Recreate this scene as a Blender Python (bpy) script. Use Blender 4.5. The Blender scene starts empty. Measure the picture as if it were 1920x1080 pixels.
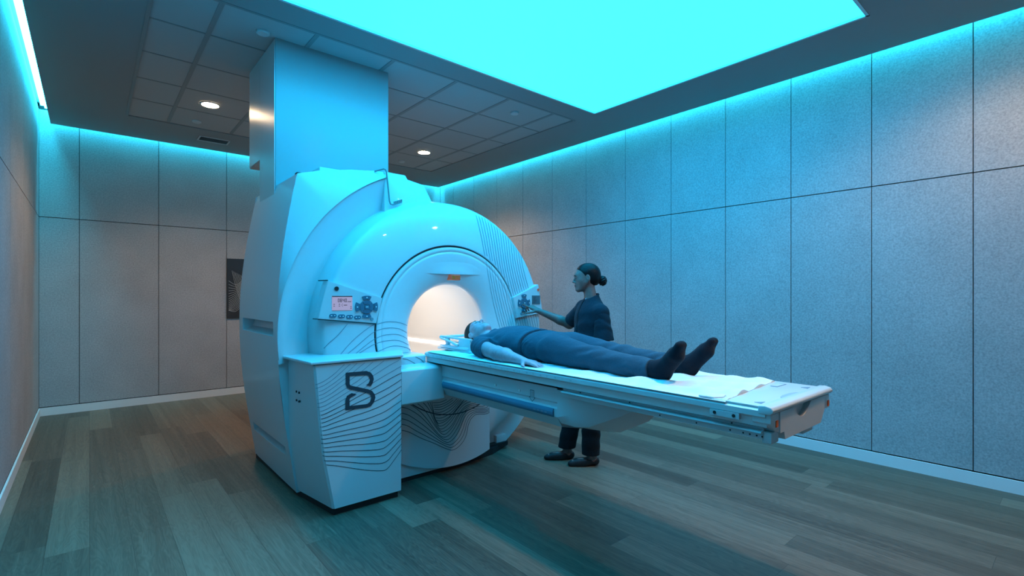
import bpy, bmesh, math, random
import numpy as np
from mathutils import Vector, Matrix
random.seed(7)
SC = bpy.context.scene
COL = SC.collection
PI = math.pi
R = math.radians

# ------------------------------------------------------------ materials
def new_mat(name):
    m = bpy.data.materials.new(name); m.use_nodes = True
    nt = m.node_tree; b = nt.nodes['Principled BSDF']
    return m, nt, b
def paint(name, col, rough=.5, spec=.5, metal=0., coat=0., bump=0., bscale=300., var=0.):
    m, nt, b = new_mat(name)
    b.inputs['Base Color'].default_value = (*col, 1)
    b.inputs['Roughness'].default_value = rough
    b.inputs['Specular IOR Level'].default_value = spec
    b.inputs['Metallic'].default_value = metal
    b.inputs['Coat Weight'].default_value = coat
    tc = nt.nodes.new('ShaderNodeTexCoord')
    n = nt.nodes.new('ShaderNodeTexNoise'); n.inputs['Scale'].default_value = bscale; n.inputs['Detail'].default_value = 3
    nt.links.new(tc.outputs['Object'], n.inputs['Vector'])
    if var:
        r = nt.nodes.new('ShaderNodeMixRGB'); r.blend_type = 'MULTIPLY'; r.inputs[0].default_value = 1
        mp = nt.nodes.new('ShaderNodeMapRange'); mp.inputs['From Min'].default_value = .35; mp.inputs['From Max'].default_value = .65
        mp.inputs['To Min'].default_value = 1 - var; mp.inputs['To Max'].default_value = 1 + var * .3
        nt.links.new(n.outputs['Fac'], mp.inputs['Value'])
        r.inputs[1].default_value = (*col, 1); nt.links.new(mp.outputs[0], r.inputs[2]); nt.links.new(r.outputs[0], b.inputs['Base Color'])
    if bump:
        bp = nt.nodes.new('ShaderNodeBump'); bp.inputs['Strength'].default_value = bump; bp.inputs['Distance'].default_value = .002
        nt.links.new(n.outputs['Fac'], bp.inputs['Height']); nt.links.new(bp.outputs['Normal'], b.inputs['Normal'])
    return m
def glow(name, col, s):
    m, nt, b = new_mat(name)
    b.inputs['Base Color'].default_value = (.04, .04, .04, 1)
    b.inputs['Emission Color'].default_value = (*col, 1)
    b.inputs['Emission Strength'].default_value = s
    return m
def felt_mat():
    m, nt, b = new_mat('grey_felt')
    tc = nt.nodes.new('ShaderNodeTexCoord')
    n = nt.nodes.new('ShaderNodeTexNoise'); n.inputs['Scale'].default_value = 75; n.inputs['Detail'].default_value = 7; n.inputs['Roughness'].default_value = .72
    n2 = nt.nodes.new('ShaderNodeTexNoise'); n2.inputs['Scale'].default_value = 3; n2.inputs['Detail'].default_value = 3
    r = nt.nodes.new('ShaderNodeValToRGB')
    r.color_ramp.elements[0].position = .36; r.color_ramp.elements[0].color = (.36, .36, .37, 1)
    r.color_ramp.elements[1].position = .66; r.color_ramp.elements[1].color = (.57, .57, .575, 1)
    e = r.color_ramp.elements.new(.5); e.color = (.46, .46, .47, 1)
    mx = nt.nodes.new('ShaderNodeMixRGB'); mx.blend_type = 'MULTIPLY'; mx.inputs[0].default_value = .25
    nt.links.new(tc.outputs['Object'], n.inputs['Vector']); nt.links.new(tc.outputs['Object'], n2.inputs['Vector'])
    nt.links.new(n.outputs['Fac'], r.inputs[0]); nt.links.new(r.outputs[0], mx.inputs[1]); nt.links.new(n2.outputs['Fac'], mx.inputs[2])
    nt.links.new(mx.outputs[0], b.inputs['Base Color'])
    b.inputs['Roughness'].default_value = .95; b.inputs['Specular IOR Level'].default_value = .15
    bp = nt.nodes.new('ShaderNodeBump'); bp.inputs['Strength'].default_value = .3; bp.inputs['Distance'].default_value = .003
    nt.links.new(n.outputs['Fac'], bp.inputs['Height']); nt.links.new(bp.outputs['Normal'], b.inputs['Normal'])
    return m
def floor_mat():
    m, nt, b = new_mat('oak_planks')
    N = nt.nodes.new; L = nt.links.new
    def math_(op, a=None, v=None, c=None):
        q = N('ShaderNodeMath'); q.operation = op
        for i, x in enumerate((a, v, c)):
            if x is None: continue
            if isinstance(x, (int, float)): q.inputs[i].default_value = x
            else: L(x, q.inputs[i])
        return q.outputs[0]
    tc = N('ShaderNodeTexCoord'); sp = N('ShaderNodeSeparateXYZ'); L(tc.outputs['Object'], sp.inputs[0])
    u = math_('DIVIDE', sp.outputs['X'], .178)
    cu = math_('FLOOR', u); fu = math_('FRACT', u)
    wn = N('ShaderNodeTexWhiteNoise'); wn.noise_dimensions = '1D'; L(cu, wn.inputs['W'])
    v = math_('ADD', math_('DIVIDE', sp.outputs['Y'], 1.9), wn.outputs['Value'])
    cv = math_('FLOOR', v); fv = math_('FRACT', v)
    cmb = N('ShaderNodeCombineXYZ'); L(cu, cmb.inputs[0]); L(cv, cmb.inputs[1])
    w2 = N('ShaderNodeTexWhiteNoise'); w2.noise_dimensions = '2D'; L(cmb.outputs[0], w2.inputs['Vector'])
    # grain stretched along the plank, shifted per plank
    off = N('ShaderNodeVectorMath'); off.operation = 'SCALE'; L(w2.outputs['Color'], off.inputs[0]); off.inputs['Scale'].default_value = 17
    ad = N('ShaderNodeVectorMath'); ad.operation = 'ADD'; L(tc.outputs['Object'], ad.inputs[0]); L(off.outputs[0], ad.inputs[1])
    mp = N('ShaderNodeMapping'); mp.inputs['Scale'].default_value = (9, .9, 1); L(ad.outputs[0], mp.inputs['Vector'])
    g1 = N('ShaderNodeTexNoise'); g1.inputs['Scale'].default_value = 1.6; g1.inputs['Detail'].default_value = 3; g1.inputs['Distortion'].default_value = .6; L(mp.outputs[0], g1.inputs['Vector'])
    rings = math_('SINE', math_('MULTIPLY', g1.outputs['Fac'], 90))
    mp2 = N('ShaderNodeMapping'); mp2.inputs['Scale'].default_value = (160, 6, 1); L(ad.outputs[0], mp2.inputs['Vector'])
    g2 = N('ShaderNodeTexNoise'); g2.inputs['Scale'].default_value = 1; g2.inputs['Detail'].default_value = 4; L(mp2.outputs[0], g2.inputs['Vector'])
    mp3 = N('ShaderNodeMapping'); mp3.inputs['Scale'].default_value = (26, .55, 1); L(ad.outputs[0], mp3.inputs['Vector'])
    g3n = N('ShaderNodeTexNoise'); g3n.inputs['Scale'].default_value = 1; g3n.inputs['Detail'].default_value = 5; g3n.inputs['Distortion'].default_value = .8; L(mp3.outputs[0], g3n.inputs['Vector']); g3 = math_('SUBTRACT', g3n.outputs['Fac'], .27)
    t = math_('ADD', math_('MULTIPLY', w2.outputs['Value'], .40), math_('ADD', math_('ADD', math_('MULTIPLY', g2.outputs['Fac'], .45), math_('MULTIPLY', g3, .45)), math_('MULTIPLY', rings, .06)))
    r = N('ShaderNodeValToRGB'); L(t, r.inputs[0])
    r.color_ramp.elements[0].position = .25; r.color_ramp.elements[0].color = (.068, .046, .031, 1)
    r.color_ramp.elements[1].position = .80; r.color_ramp.elements[1].color = (.235, .165, .115, 1)
    e = r.color_ramp.elements.new(.5); e.color = (.130, .091, .063, 1)
    gx = math_('MINIMUM', fu, math_('SUBTRACT', 1, fu)); gy = math_('MINIMUM', fv, math_('SUBTRACT', 1, fv))
    seam = math_('MINIMUM', math_('MULTIPLY', gx, .178), math_('MULTIPLY', gy, 1.9))
    sm = math_('MINIMUM', math_('DIVIDE', seam, .0016), 1.)
    mx = N('ShaderNodeMixRGB'); mx.blend_type = 'MIX'; L(sm, mx.inputs[0]); mx.inputs[1].default_value = (.05, .035, .025, 1); L(r.outputs[0], mx.inputs[2])
    L(mx.outputs[0], b.inputs['Base Color'])
    b.inputs['Roughness'].default_value = .42; b.inputs['Specular IOR Level'].default_value = .42
    rr = math_('ADD', math_('MULTIPLY', g2.outputs['Fac'], .25), .32); L(rr, b.inputs['Roughness'])
    bp = N('ShaderNodeBump'); bp.inputs['Strength'].default_value = .25; bp.inputs['Distance'].default_value = .002
    L(math_('ADD', g2.outputs['Fac'], sm), bp.inputs['Height']); L(bp.outputs['Normal'], b.inputs['Normal'])
    return m

PANEL_COL = (.010, .505, 1.0)
M = dict(
    felt=felt_mat(), floor=floor_mat(),
    dark=paint('dark_gap', (.02, .02, .022), .8),
    white=paint('white_wall_paint', (.78, .78, .78), .55),
    ceil=paint('ceiling_paint', (.36, .36, .36), .8, .2),
    tile=paint('ceiling_tile', (.50, .50, .50), .85, .2, bump=.2, bscale=200),
    tee=paint('ceiling_tee', (.30, .30, .30), .5),
    lamp=glow('warm_lamp', (1., .70, .42), 130),
    panel=glow('cyan_diffuser', PANEL_COL, 8.6),
    cove=glow('cyan_strip', (.025, .68, 1.0), 50),
    shell=paint('white_shell', (.61, .625, .64), .35, .5, coat=.25),
    shell2=paint('white_flare', (.70, .70, .71), .38, .5, coat=.2),
    bore=paint('bore_liner_white', (.80, .79, .77), .5),
    borelamp=glow('bore_strip', (1., .88, .79), 38),
    line=paint('printed_line', (.03, .045, .06), .5),
    lineg=paint('printed_line_pale', (.16, .24, .30), .5),
    black=paint('black_rubber', (.012, .012, .014), .6),
    clad=paint('column_paint', (.40, .41, .42), .3, .5),
    alu=paint('brushed_panel', (.70, .71, .72), .30, .5, metal=.35),
    alu2=paint('table_rail_paint', (.60, .61, .62), .4, .5),
    button=paint('button_blue', (.04, .14, .21), .35, .5, coat=.4),
    buttonr=paint('button_ring', (.20, .28, .33), .35),
    icon=paint('button_mark', (.85, .85, .82), .5),
    lcd=glow('lcd_face', (.36, .34, .56), .9),
    lcdo=paint('lcd_dark', (.10, .13, .15), .3),
    brown=glow('sensor_painted_glow', (.34, .13, .05), .5),  # brown emission stands in for warm light, these parts are no lamps
    seal=paint('grey_seal', (.22, .22, .22), .5),
    tick=paint('pale_print', (.36, .42, .46), .5),
    orange=paint('orange_sticker', (.95, .14, .01), .5),
    blue=paint('blue_pad', (.09, .21, .31), .5, .4),
    plastic=paint('coil_plastic', (.68, .69, .70), .3, .5, coat=.3),
    sheet=paint('white_sheet', (.74, .75, .77), .9, .2, bump=.3, bscale=120),
    vent=paint('vent_dark', (.10, .11, .12), .6),
    poster=paint('poster_black', (.012, .012, .013), .4),
    posterline=paint('poster_line', (.55, .55, .53), .5),
    detector=paint('detector_white', (.62, .63, .64), .5),
)

# ------------------------------------------------------------ object helpers
class MB:
    """collects geometry for one mesh object"""
    def __init__(s): s.v = []; s.f = []; s.mi = []; s.c = 0
    def add(s, vs, fs, mi=0):
        o = len(s.v); s.v += [tuple(map(float, p)) for p in vs]
        for f in fs: s.f.append([o + i for i in f]); s.mi.append(mi)
        return s
    def box(s, x0, x1, y0, y1, z0, z1, mi=0, bev=0.):
        if bev:
            bm = bmesh.new(); bmesh.ops.create_cube(bm, size=1)
            for v in bm.verts: v.co = Vector(((x0 + x1) / 2 + v.co.x * (x1 - x0), (y0 + y1) / 2 + v.co.y * (y1 - y0), (z0 + z1) / 2 + v.co.z * (z1 - z0)))
            bmesh.ops.bevel(bm, geom=bm.edges[:], offset=bev, segments=3, affect='EDGES', profile=.5)
            return s.frombm(bm, mi)
        vs = [(x, y, z) for x in (x0, x1) for y in (y0, y1) for z in (z0, z1)]
        return s.add(vs, [(0, 1, 3, 2), (4, 6, 7, 5), (0, 4, 5, 1), (2, 3, 7, 6), (0, 2, 6, 4), (1, 5, 7, 3)], mi)
    def frombm(s, bm, mi=0):
        bm.verts.ensure_lookup_table(); bm.verts.index_update()
        s.add([v.co[:] for v in bm.verts], [[v.index for v in f.verts] for f in bm.faces], mi); bm.free(); return s
    def prism(s, poly, axis, a, b, mi=0, bev=0.):
        """poly of 2d points extruded along axis (x: (y,z), y: (x,z), z: (x,y)) from a to b"""
        def P(p, t): return {'x': (t, p[0], p[1]), 'y': (p[0], t, p[1]), 'z': (p[0], p[1], t)}[axis]
        n = len(poly); bm = bmesh.new()
        A = [bm.verts.new(P(p, a)) for p in poly]; B = [bm.verts.new(P(p, b)) for p in poly]
        bm.faces.new(A); bm.faces.new(B[::-1])
        for i in range(n): bm.faces.new((A[i], B[i], B[(i + 1) % n], A[(i + 1) % n]))
        bmesh.ops.recalc_face_normals(bm, faces=bm.faces[:])
        if bev: bmesh.ops.bevel(bm, geom=bm.edges[:], offset=bev, segments=3, affect='EDGES', profile=.5)
        return s.frombm(bm, mi)
    def loft(s, rings, mi=0, caps=True, closed=True):
        o = len(s.v); n = len(rings[0])
        for r in rings: s.v += [tuple(map(float, p)) for p in r]
        for k in range(len(rings) - 1):
            for i in range(n if closed else n - 1):
                j = (i + 1) % n
                s.f.append([o + k * n + i, o + k * n + j, o + (k + 1) * n + j, o + (k + 1) * n + i]); s.mi.append(mi)
        if caps:
            s.f.append([o + i for i in range(n)][::-1]); s.mi.append(mi)
            s.f.append([o + (len(rings) - 1) * n + i for i in range(n)]); s.mi.append(mi)
        return s
    def grid(s, nu, nv, fn, mi=0, skip=None):
        o = len(s.v)
        for i in range(nu + 1):
            for j in range(nv + 1): s.v.append(tuple(map(float, fn(i / nu, j / nv))))
        for i in range(nu):
            for j in range(nv):
                if skip and skip(i, j): continue
                a = o + i * (nv + 1) + j
                s.f.append([a, a + nv + 1, a + nv + 2, a + 1]); s.mi.append(mi)
        return s
    def tube(s, pts, r, n=12, mi=0, caps=True):
        pts = [Vector(p) for p in pts]; rs = r if isinstance(r, (list, tuple)) else [r] * len(pts)
        rings = []; up = None
        for i, p in enumerate(pts):
            d = ((pts[i + 1] - p) if i == 0 else (p - pts[i - 1]) if i == len(pts) - 1 else (pts[i + 1] - pts[i - 1])).normalized()
            if up is None: up = Vector((0, 0, 1)) if abs(d.z) < .9 else Vector((1, 0, 0))
            a = d.cross(up).normalized(); b = a.cross(d); up = b
            rings.append([p + rs[i] * (math.cos(t) * a + math.sin(t) * b) for t in [2 * PI * k / n for k in range(n)]])
        return s.loft(rings, mi, caps)
    def disc(s, c, r, depth, axis='y', n=24, mi=0, ry=None):
        """short cylinder whose face points along -axis, c centre of front face"""
        ry = ry or r
        poly = [(math.cos(2 * PI * k / n), math.sin(2 * PI * k / n)) for k in range(n)]
        x, y, z = c
        if axis == 'y': return s.prism([(x + r * a, z + ry * b) for a, b in poly], 'y', y, y + depth, mi)
        if axis == 'z': return s.prism([(x + r * a, y + ry * b) for a, b in poly], 'z', z, z + depth, mi)
        return s.prism([(y + r * a, z + ry * b) for a, b in poly], 'x', x, x + depth, mi)
    def ribbon(s, pts, w, fn, mi=1, sub=6):
        """printed line: 2d points smoothed, fn maps (u, v) to a point just above the surface"""
        P = smooth2(pts, sub); o = len(s.v)
        for i, p in enumerate(P):
            a = P[max(i - 1, 0)]; b = P[min(i + 1, len(P) - 1)]
            dx, dz = b[0] - a[0], b[1] - a[1]; l = math.hypot(dx, dz) or 1
            nx, nz = -dz / l * w / 2, dx / l * w / 2
            s.v.append(tuple(map(float, fn(p[0] + nx, p[1] + nz)))); s.v.append(tuple(map(float, fn(p[0] - nx, p[1] - nz))))
        for i in range(len(P) - 1):
            s.f.append([o + 2 * i, o + 2 * i + 1, o + 2 * i + 3, o + 2 * i + 2]); s.mi.append(mi)
        return s
    def obj(s, name, mats, parent=None, smooth=35, flip=False):
        me = bpy.data.meshes.new(name); me.from_pydata(s.v, [], s.f)
        if not isinstance(mats, (list, tuple)): mats = [mats]
        for m in mats: me.materials.append(M[m] if isinstance(m, str) else m)
        me.polygons.foreach_set('material_index', s.mi)
        bm = bmesh.new(); bm.from_mesh(me); bmesh.ops.remove_doubles(bm, verts=bm.verts[:], dist=1e-6); bmesh.ops.recalc_face_normals(bm, faces=bm.faces[:]); bm.to_mesh(me); bm.free()
        if smooth:
            me.polygons.foreach_set('use_smooth', [True] * len(me.polygons)); me.set_sharp_from_angle(angle=R(smooth))
        o = bpy.data.objects.new(name, me); COL.objects.link(o)
        if parent: setp(o, parent)
        return o
def root_of(o):
    while o.parent: o = o.parent
    return o
def setp(o, parent):
    o.parent = parent
    r = root_of(parent)
    if parent is r: o.matrix_parent_inverse = r.matrix_basis.inverted()
def smooth2(pts, sub):
    if len(pts) < 3:
        return list(pts)
    P = [pts[0]] + list(pts) + [pts[-1]]; out = []
    for i in range(1, len(P) - 2):
        p0, p1, p2, p3 = P[i - 1], P[i], P[i + 1], P[i + 2]
        for k in range(sub):
            t = k / sub
            out.append(tuple(.5 * (2 * p1[j] + (p2[j] - p0[j]) * t + (2 * p0[j] - 5 * p1[j] + 4 * p2[j] - p3[j]) * t * t + (3 * p1[j] - p0[j] - 3 * p2[j] + p3[j]) * t ** 3) for j in (0, 1)))
    out.append(tuple(pts[-1])); return out
def tag(o, label, cat, group=None, kind=None):
    if label: o['label'] = label
    if cat: o['category'] = cat
    if group: o['group'] = group
    if kind: o['kind'] = kind
    return o
def thing(name, label, cat, loc, group=None):
    o = bpy.data.objects.new(name, None); COL.objects.link(o); o.location = loc; o.empty_display_size = .1
    o.matrix_basis = Matrix.Translation(loc)
    return tag(o, label, cat, group)
def struct(mb, name, mats, smooth=0):
    o = mb.obj(name, mats, None, smooth); o['kind'] = 'structure'; return o

# ------------------------------------------------------------ the room
X0, X1, Y0, Y1, ZC_ = -.43, 4.79, -2.2, 7.6, 3.25
GAP = .10
mb = MB(); mb.box(X0 - .2, X1 + .2, Y0 - .2, Y1 + .2, -.1, 0); struct(mb, 'floor', 'floor')
def wall(name, cuts, lo, hi, place, zs=(.095, 2.222, 3.42)):
    """felt panels with real 6 mm gaps on a dark backing"""
    m = MB(); place(m, lo, hi, 0, 3.5, .03, .2, 0)
    cs = [lo] + [c for c in cuts if lo < c < hi] + [hi]
    for a, b in zip(cs, cs[1:]):
        for z0, z1 in zip(zs, zs[1:]): place(m, a + .003, b - .003, z0 + .004, z1 - .004, 0, .03, 1)
    return struct(m, name, ['dark', 'felt'])
pr = lambda m, a, b, z0, z1, d0, d1, mi: m.box(X1 + d0, X1 + d1, a, b, z0, z1, mi)
pl = lambda m, a, b, z0, z1, d0, d1, mi: m.box(X0 - d1, X0 - d0, a, b, z0, z1, mi)
pb = lambda m, a, b, z0, z1, d0, d1, mi: m.box(a, b, Y1 + d0, Y1 + d1, z0, z1, mi)
pf = lambda m, a, b, z0, z1, d0, d1, mi: m.box(a, b, Y0 - d1, Y0 - d0, z0, z1, mi)
wall('wall_right', [1.157 + .6025 * k for k in range(-6, 11)], Y0, Y1, pr)
wall('wall_left', [5.0 + .95 * k for k in range(-8, 3)], Y0, Y1, pl)
wall('wall_back', [-.09 + .75 * k for k in range(0, 7)], X0, X1, pb)
wall('wall_near', [-.09 + .75 * k for k in range(0, 7)], X0, X1, pf)
for nm, p, a, b in (('right', pr, Y0, Y1), ('left', pl, Y0, Y1), ('back', pb, X0, X1), ('near', pf, X0, X1)):
    m = MB(); p(m, a, b, 0, .09, -.012, 0, 0); struct(m, 'baseboard_' + nm, 'white')
# ceiling slab with openings for the tile field and the luminous panel
GX0, GX1, GY0, GY1 = .30, 4.02, 3.665, 6.64
PX0, PX1, PY0, PY1 = .30, 4.035, .985, 3.40
m = MB()
xa, xb, ya, yb = X0 + GAP, X1 - GAP, Y0 + GAP, Y1 - GAP
m.box(xa, GX0, ya, yb, ZC_, ZC_ + .12); m.box(GX1 + .0, xb, ya, yb, ZC_, ZC_ + .12)
m.box(GX0, GX1, GY1, yb, ZC_, ZC_ + .12); m.box(GX0, GX1, PY1, GY0, ZC_, ZC_ + .12); m.box(GX0, GX1, ya, PY0, ZC_, ZC_ + .12)
m.box(X0 - .2, X1 + .2, Y0 - .2, Y1 + .2, 3.5, 3.6)                       # slab above the cove
struct(m, 'ceiling', 'ceil')
m = MB()   # recessed tile field
txs = [GX0] + [.660 + .6115 * k for k in range(6)] + [GX1]; tys = [GY0] + [4.205 + .609 * k for k in range(4)] + [GY1]
for a, b in zip(txs, txs[1:]):
    for c, d in zip(tys, tys[1:]): m.box(a + .006, b - .006, c + .006, d - .006, ZC_ + .008, ZC_ + .03)
struct(m, 'ceiling_2', 'tile')
m = MB()
for x in txs[1:-1]: m.box(x - .016, x + .016, GY0, GY1, ZC_ + .004, ZC_ + .035)
for y in tys[1:-1]: m.box(GX0, GX1, y - .008, y + .008, ZC_ + .0045, ZC_ + .034)
for x in (GX0, GX1): m.box(x - .012, x + .012, GY0, GY1, ZC_ - .003, ZC_ + .034)
for y in (GY0, GY1): m.box(GX0, GX1, y - .012, y + .012, ZC_ - .003, ZC_ + .034)
struct(m, 'trim_1', 'tee')

# luminous ceiling panel
t = thing('ceiling_light_panel', 'huge glowing cyan ceiling panel above the patient table', 'light panel', (2.17, 2.2, ZC_ + .02))
m = MB(); m.box(PX0 + .012, PX1 - .012, PY0 + .012, PY1 - .012, ZC_ + .012, ZC_ + .03); m.obj('diffuser', 'panel', t, 0)
m = MB()
m.box(PX0, PX0 + .02, PY0, PY1, ZC_ - .004, ZC_ + .03); m.box(PX1 - .02, PX1, PY0, PY1, ZC_ - .004, ZC_ + .03)
m.box(PX0, PX1, PY0, PY0 + .02, ZC_ - .004, ZC_ + .03); m.box(PX0, PX1, PY1 - .02, PY1, ZC_ - .004, ZC_ + .03)
m.obj('frame', 'alu', t, 0)

# cove light strips hidden above the ceiling edge
for nm, lab, bx in (
    ('r', 'cyan cove light strip along the top of the long right wall', (X1 - .085, X1 - .02, Y0 + .05, Y1 - .11)),
    ('l', 'bright cyan cove light strip along the top of the left wall', (X0 + .02, X0 + .085, Y0 + .05, Y1 - .11)),
    ('b', 'cyan cove light strip along the top of the back wall', (X0 + .05, X1 - .05, Y1 - .085, Y1 - .02)),):
    m = MB(); m.box(bx[0], bx[1], bx[2], bx[3], 3.43, 3.455)
    o = m.obj('cove_light', 'cove', None, 0); tag(o, lab, 'cove light', 'cove light strips around the ceiling')

def downlight(x, y, lab, power, angle, blend):
    t = thing('downlight', lab, 'downlight', (x, y, ZC_), 'round warm ceiling downlights')
    m = MB(); n = 28
    prof = [(.072, .006), (.076, -.004), (.088, -.004), (.090, .006)]
    rings = [[(x + r * math.cos(2 * PI * k / n), y + r * math.sin(2 * PI * k / n), ZC_ + dz) for k in range(n)] for r, dz in prof]
    m.loft(rings, caps=False); m.obj('trim_ring', 'detector', t)
    m = MB(); m.disc((x, y, ZC_ - .001), .072, .008, 'z', 28); m.obj('lens', 'lamp', t)
    l = bpy.data.lights.new('downlight_beam', 'SPOT'); l.energy = power; l.color = (1, .64, .38); l.spot_size = R(angle); l.spot_blend = blend; l.shadow_soft_size = .06
    lo = bpy.data.objects.new('downlight_beam', l); COL.objects.link(lo); lo.location = (x, y, ZC_ - .03)
downlight(.918, 5.733, 'warm glowing downlight left of the square column', 62, 140, .5)
downlight(3.396, 5.792, 'warm glowing downlight right of the square column', 98, 140, .5)
downlight(3.85, .10, 'warm downlight nearest the right wall in the near ceiling', 52, 150, .5)
downlight(2.16, .35, 'added unseen warm spot over the foot end of the table, beyond the light panel', 110, 84, .5)  # added out of view to throw warm light on the sheet
for x, y, lab in ((.955, 3.90, 'small round detector on the ceiling tile by the column top'), (.894, 6.374, 'small round detector near the ceiling vent'),
                  (3.379, 3.921, 'small round detector on the ceiling tile near the light panel corner'), (3.384, 6.393, 'small round detector beyond the right downlight')):
    m = MB(); n = 28
    rings = [[(x + r * math.cos(2 * PI * k / n), y + r * math.sin(2 * PI * k / n), z) for k in range(n)] for r, z in ((.045, ZC_ + .008), (.045, ZC_ - .006), (.038, ZC_ - .012), (.01, ZC_ - .013))]
    m.loft(rings); tag(m.obj('smoke_detector', 'detector'), lab, 'detector', 'small round ceiling detectors')
t = thing('ceiling_vent', 'slim rectangular vent in the ceiling margin by the back wall', 'vent', (1.15, 7.0, ZC_))
m = MB(); m.box(.995, 1.325, 6.895, 6.915, ZC_ - .008, ZC_ + .002); m.box(.995, 1.325, 7.085, 7.105, ZC_ - .008, ZC_ + .002); m.box(.995, 1.012, 6.9, 7.1, ZC_ - .008, ZC_ + .002); m.box(1.308, 1.325, 6.9, 7.1, ZC_ - .008, ZC_ + .002); m.obj('frame', 'detector', t, 0)
m = MB(); m.box(1.012, 1.308, 6.915, 7.085, ZC_ - .002, ZC_ + .001, 0)
for k in range(7): y = 6.927 + k * .023; m.box(1.012, 1.308, y, y + .006, ZC_ - .007, ZC_ - .001, 0)
m.obj('grille', 'vent', t, 0)

# square service column from ceiling to the scanner
t = thing('service_column', 'tall square metal-clad column rising from the scanner to the ceiling', 'column', (1.5, 4.2, 2.2))
m = MB(); m.prism([(3.93, 2.05), (3.93, ZC_ + .02), (4.70, ZC_ + .02), (4.70, 2.43), (4.36, 2.43), (4.36, 2.05)], 'x', 1.048, 1.955, 0, .004); m.obj('column_cladding', 'clad', t)
m = MB(); m.box(1.043, 1.049, 3.94, 4.355, 2.06, ZC_ - .002); m.box(1.043, 1.049, 4.357, 4.69, 2.44, ZC_ - .002); m.obj('side_panel', 'alu', t, 0)['label'] = 'brushed metal side panel'

# framed artwork on the back wall
t = thing('wall_picture', 'black picture of fine white curves on the back wall behind the scanner', 'picture', (1.79, Y1 - .02, 1.03))
m = MB(); m.box(1.41, 2.16, Y1 - .022, Y1 - .001, 1.033, 1.842); m.obj('panel', 'poster', t, 0)
m = MB()
f = lambda u, v: (u, Y1 - .0235, v)
for k in range(17):
    q = k / 16
    m.ribbon([(1.43, 1.14 + .40 * q * q), (1.52, 1.13 + .36 * q), (1.60, 1.24 + .32 * q), (1.66, 1.44 + .24 * q), (1.76, 1.30 + .2 * q), (1.95, 1.15 + .2 * q), (2.13, 1.2 + .3 * q)], .003, f, 0, 8)
for k in range(12):
    m.ribbon([(1.47 + .018 * k, 1.68 - .01 * k), (1.52 + .017 * k, 1.45), (1.60 + .014 * k, 1.2), (1.70 + .01 * k, 1.08)], .0025, f, 0, 6)
m.obj('curve_pattern', 'posterline', t, 0)

# ------------------------------------------------------------ printed line art (x, z) on the scanner
POD=[[(1.01,.81),(1.065,.829),(1.107,.851),(1.145,.877),(1.173,.901),(1.198,.921)],[(1.012,.79),(1.065,.804),(1.118,.831),(1.173,.871),(1.212,.903),(1.236,.92)],[(1.012,.766),(1.065,.778),(1.118,.804),(1.173,.838),(1.218,.872),(1.279,.921)],[(1.012,.744),(1.065,.754),(1.118,.78),(1.173,.814),(1.229,.85),(1.286,.89),(1.33,.92)],[(1.012,.722),(1.065,.73),(1.118,.753),(1.173,.785),(1.24,.823),(1.315,.871),(1.384,.92)],[(1.012,.7),(1.065,.706),(1.118,.728),(1.201,.769),(1.286,.812),(1.375,.868),(1.461,.921)],[(1.015,.678),(1.065,.681),(1.118,.7),(1.201,.74),(1.286,.778),(1.387,.832),(1.499,.887),(1.569,.915)],[(1.015,.655),(1.065,.655),(1.118,.673),(1.201,.709),(1.292,.744),(1.393,.791),(1.499,.838),(1.586,.875)],[(1.017,.632),(1.065,.631),(1.118,.647),(1.201,.676),(1.292,.713),(1.399,.754),(1.499,.797),(1.586,.829)],[(1.02,.609),(1.065,.607),(1.118,.619),(1.201,.646),(1.292,.677),(1.402,.71),(1.499,.744),(1.586,.786)],[(1.023,.586),(1.07,.583),(1.134,.599),(1.229,.628),(1.315,.648),(1.405,.667),(1.499,.701),(1.586,.74)],[(1.024,.562),(1.07,.558),(1.145,.573),(1.246,.592),(1.345,.607),(1.448,.632),(1.511,.658),(1.586,.695)],[(1.027,.539),(1.075,.534),(1.145,.543),(1.246,.553),(1.345,.562),(1.448,.583),(1.511,.608),(1.586,.645)],[(1.03,.515),(1.075,.507),(1.145,.51),(1.246,.514),(1.345,.519),(1.448,.534),(1.511,.558),(1.586,.6)],[(1.033,.491),(1.075,.483),(1.145,.483),(1.246,.484),(1.345,.483),(1.455,.492),(1.511,.515),(1.586,.559)],[(1.036,.466),(1.075,.456),(1.145,.453),(1.246,.448),(1.345,.443),(1.455,.446),(1.511,.471),(1.586,.514)],[(1.039,.443),(1.075,.43),(1.145,.425),(1.246,.414),(1.345,.401),(1.455,.397),(1.511,.421),(1.586,.475)],[(1.042,.42),(1.075,.405),(1.145,.395),(1.246,.378),(1.345,.36),(1.436,.35),(1.486,.364),(1.586,.431)],[(1.045,.396),(1.075,.38),(1.145,.365),(1.246,.341),(1.345,.319),(1.436,.305),(1.486,.315),(1.586,.392)],[(1.05,.371),(1.075,.353),(1.145,.336),(1.246,.305),(1.345,.276),(1.436,.257),(1.486,.265),(1.531,.303),(1.586,.354)],[(1.054,.343),(1.075,.329),(1.145,.307),(1.246,.269),(1.345,.234),(1.436,.21),(1.48,.21),(1.531,.256),(1.586,.315)]]
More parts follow.
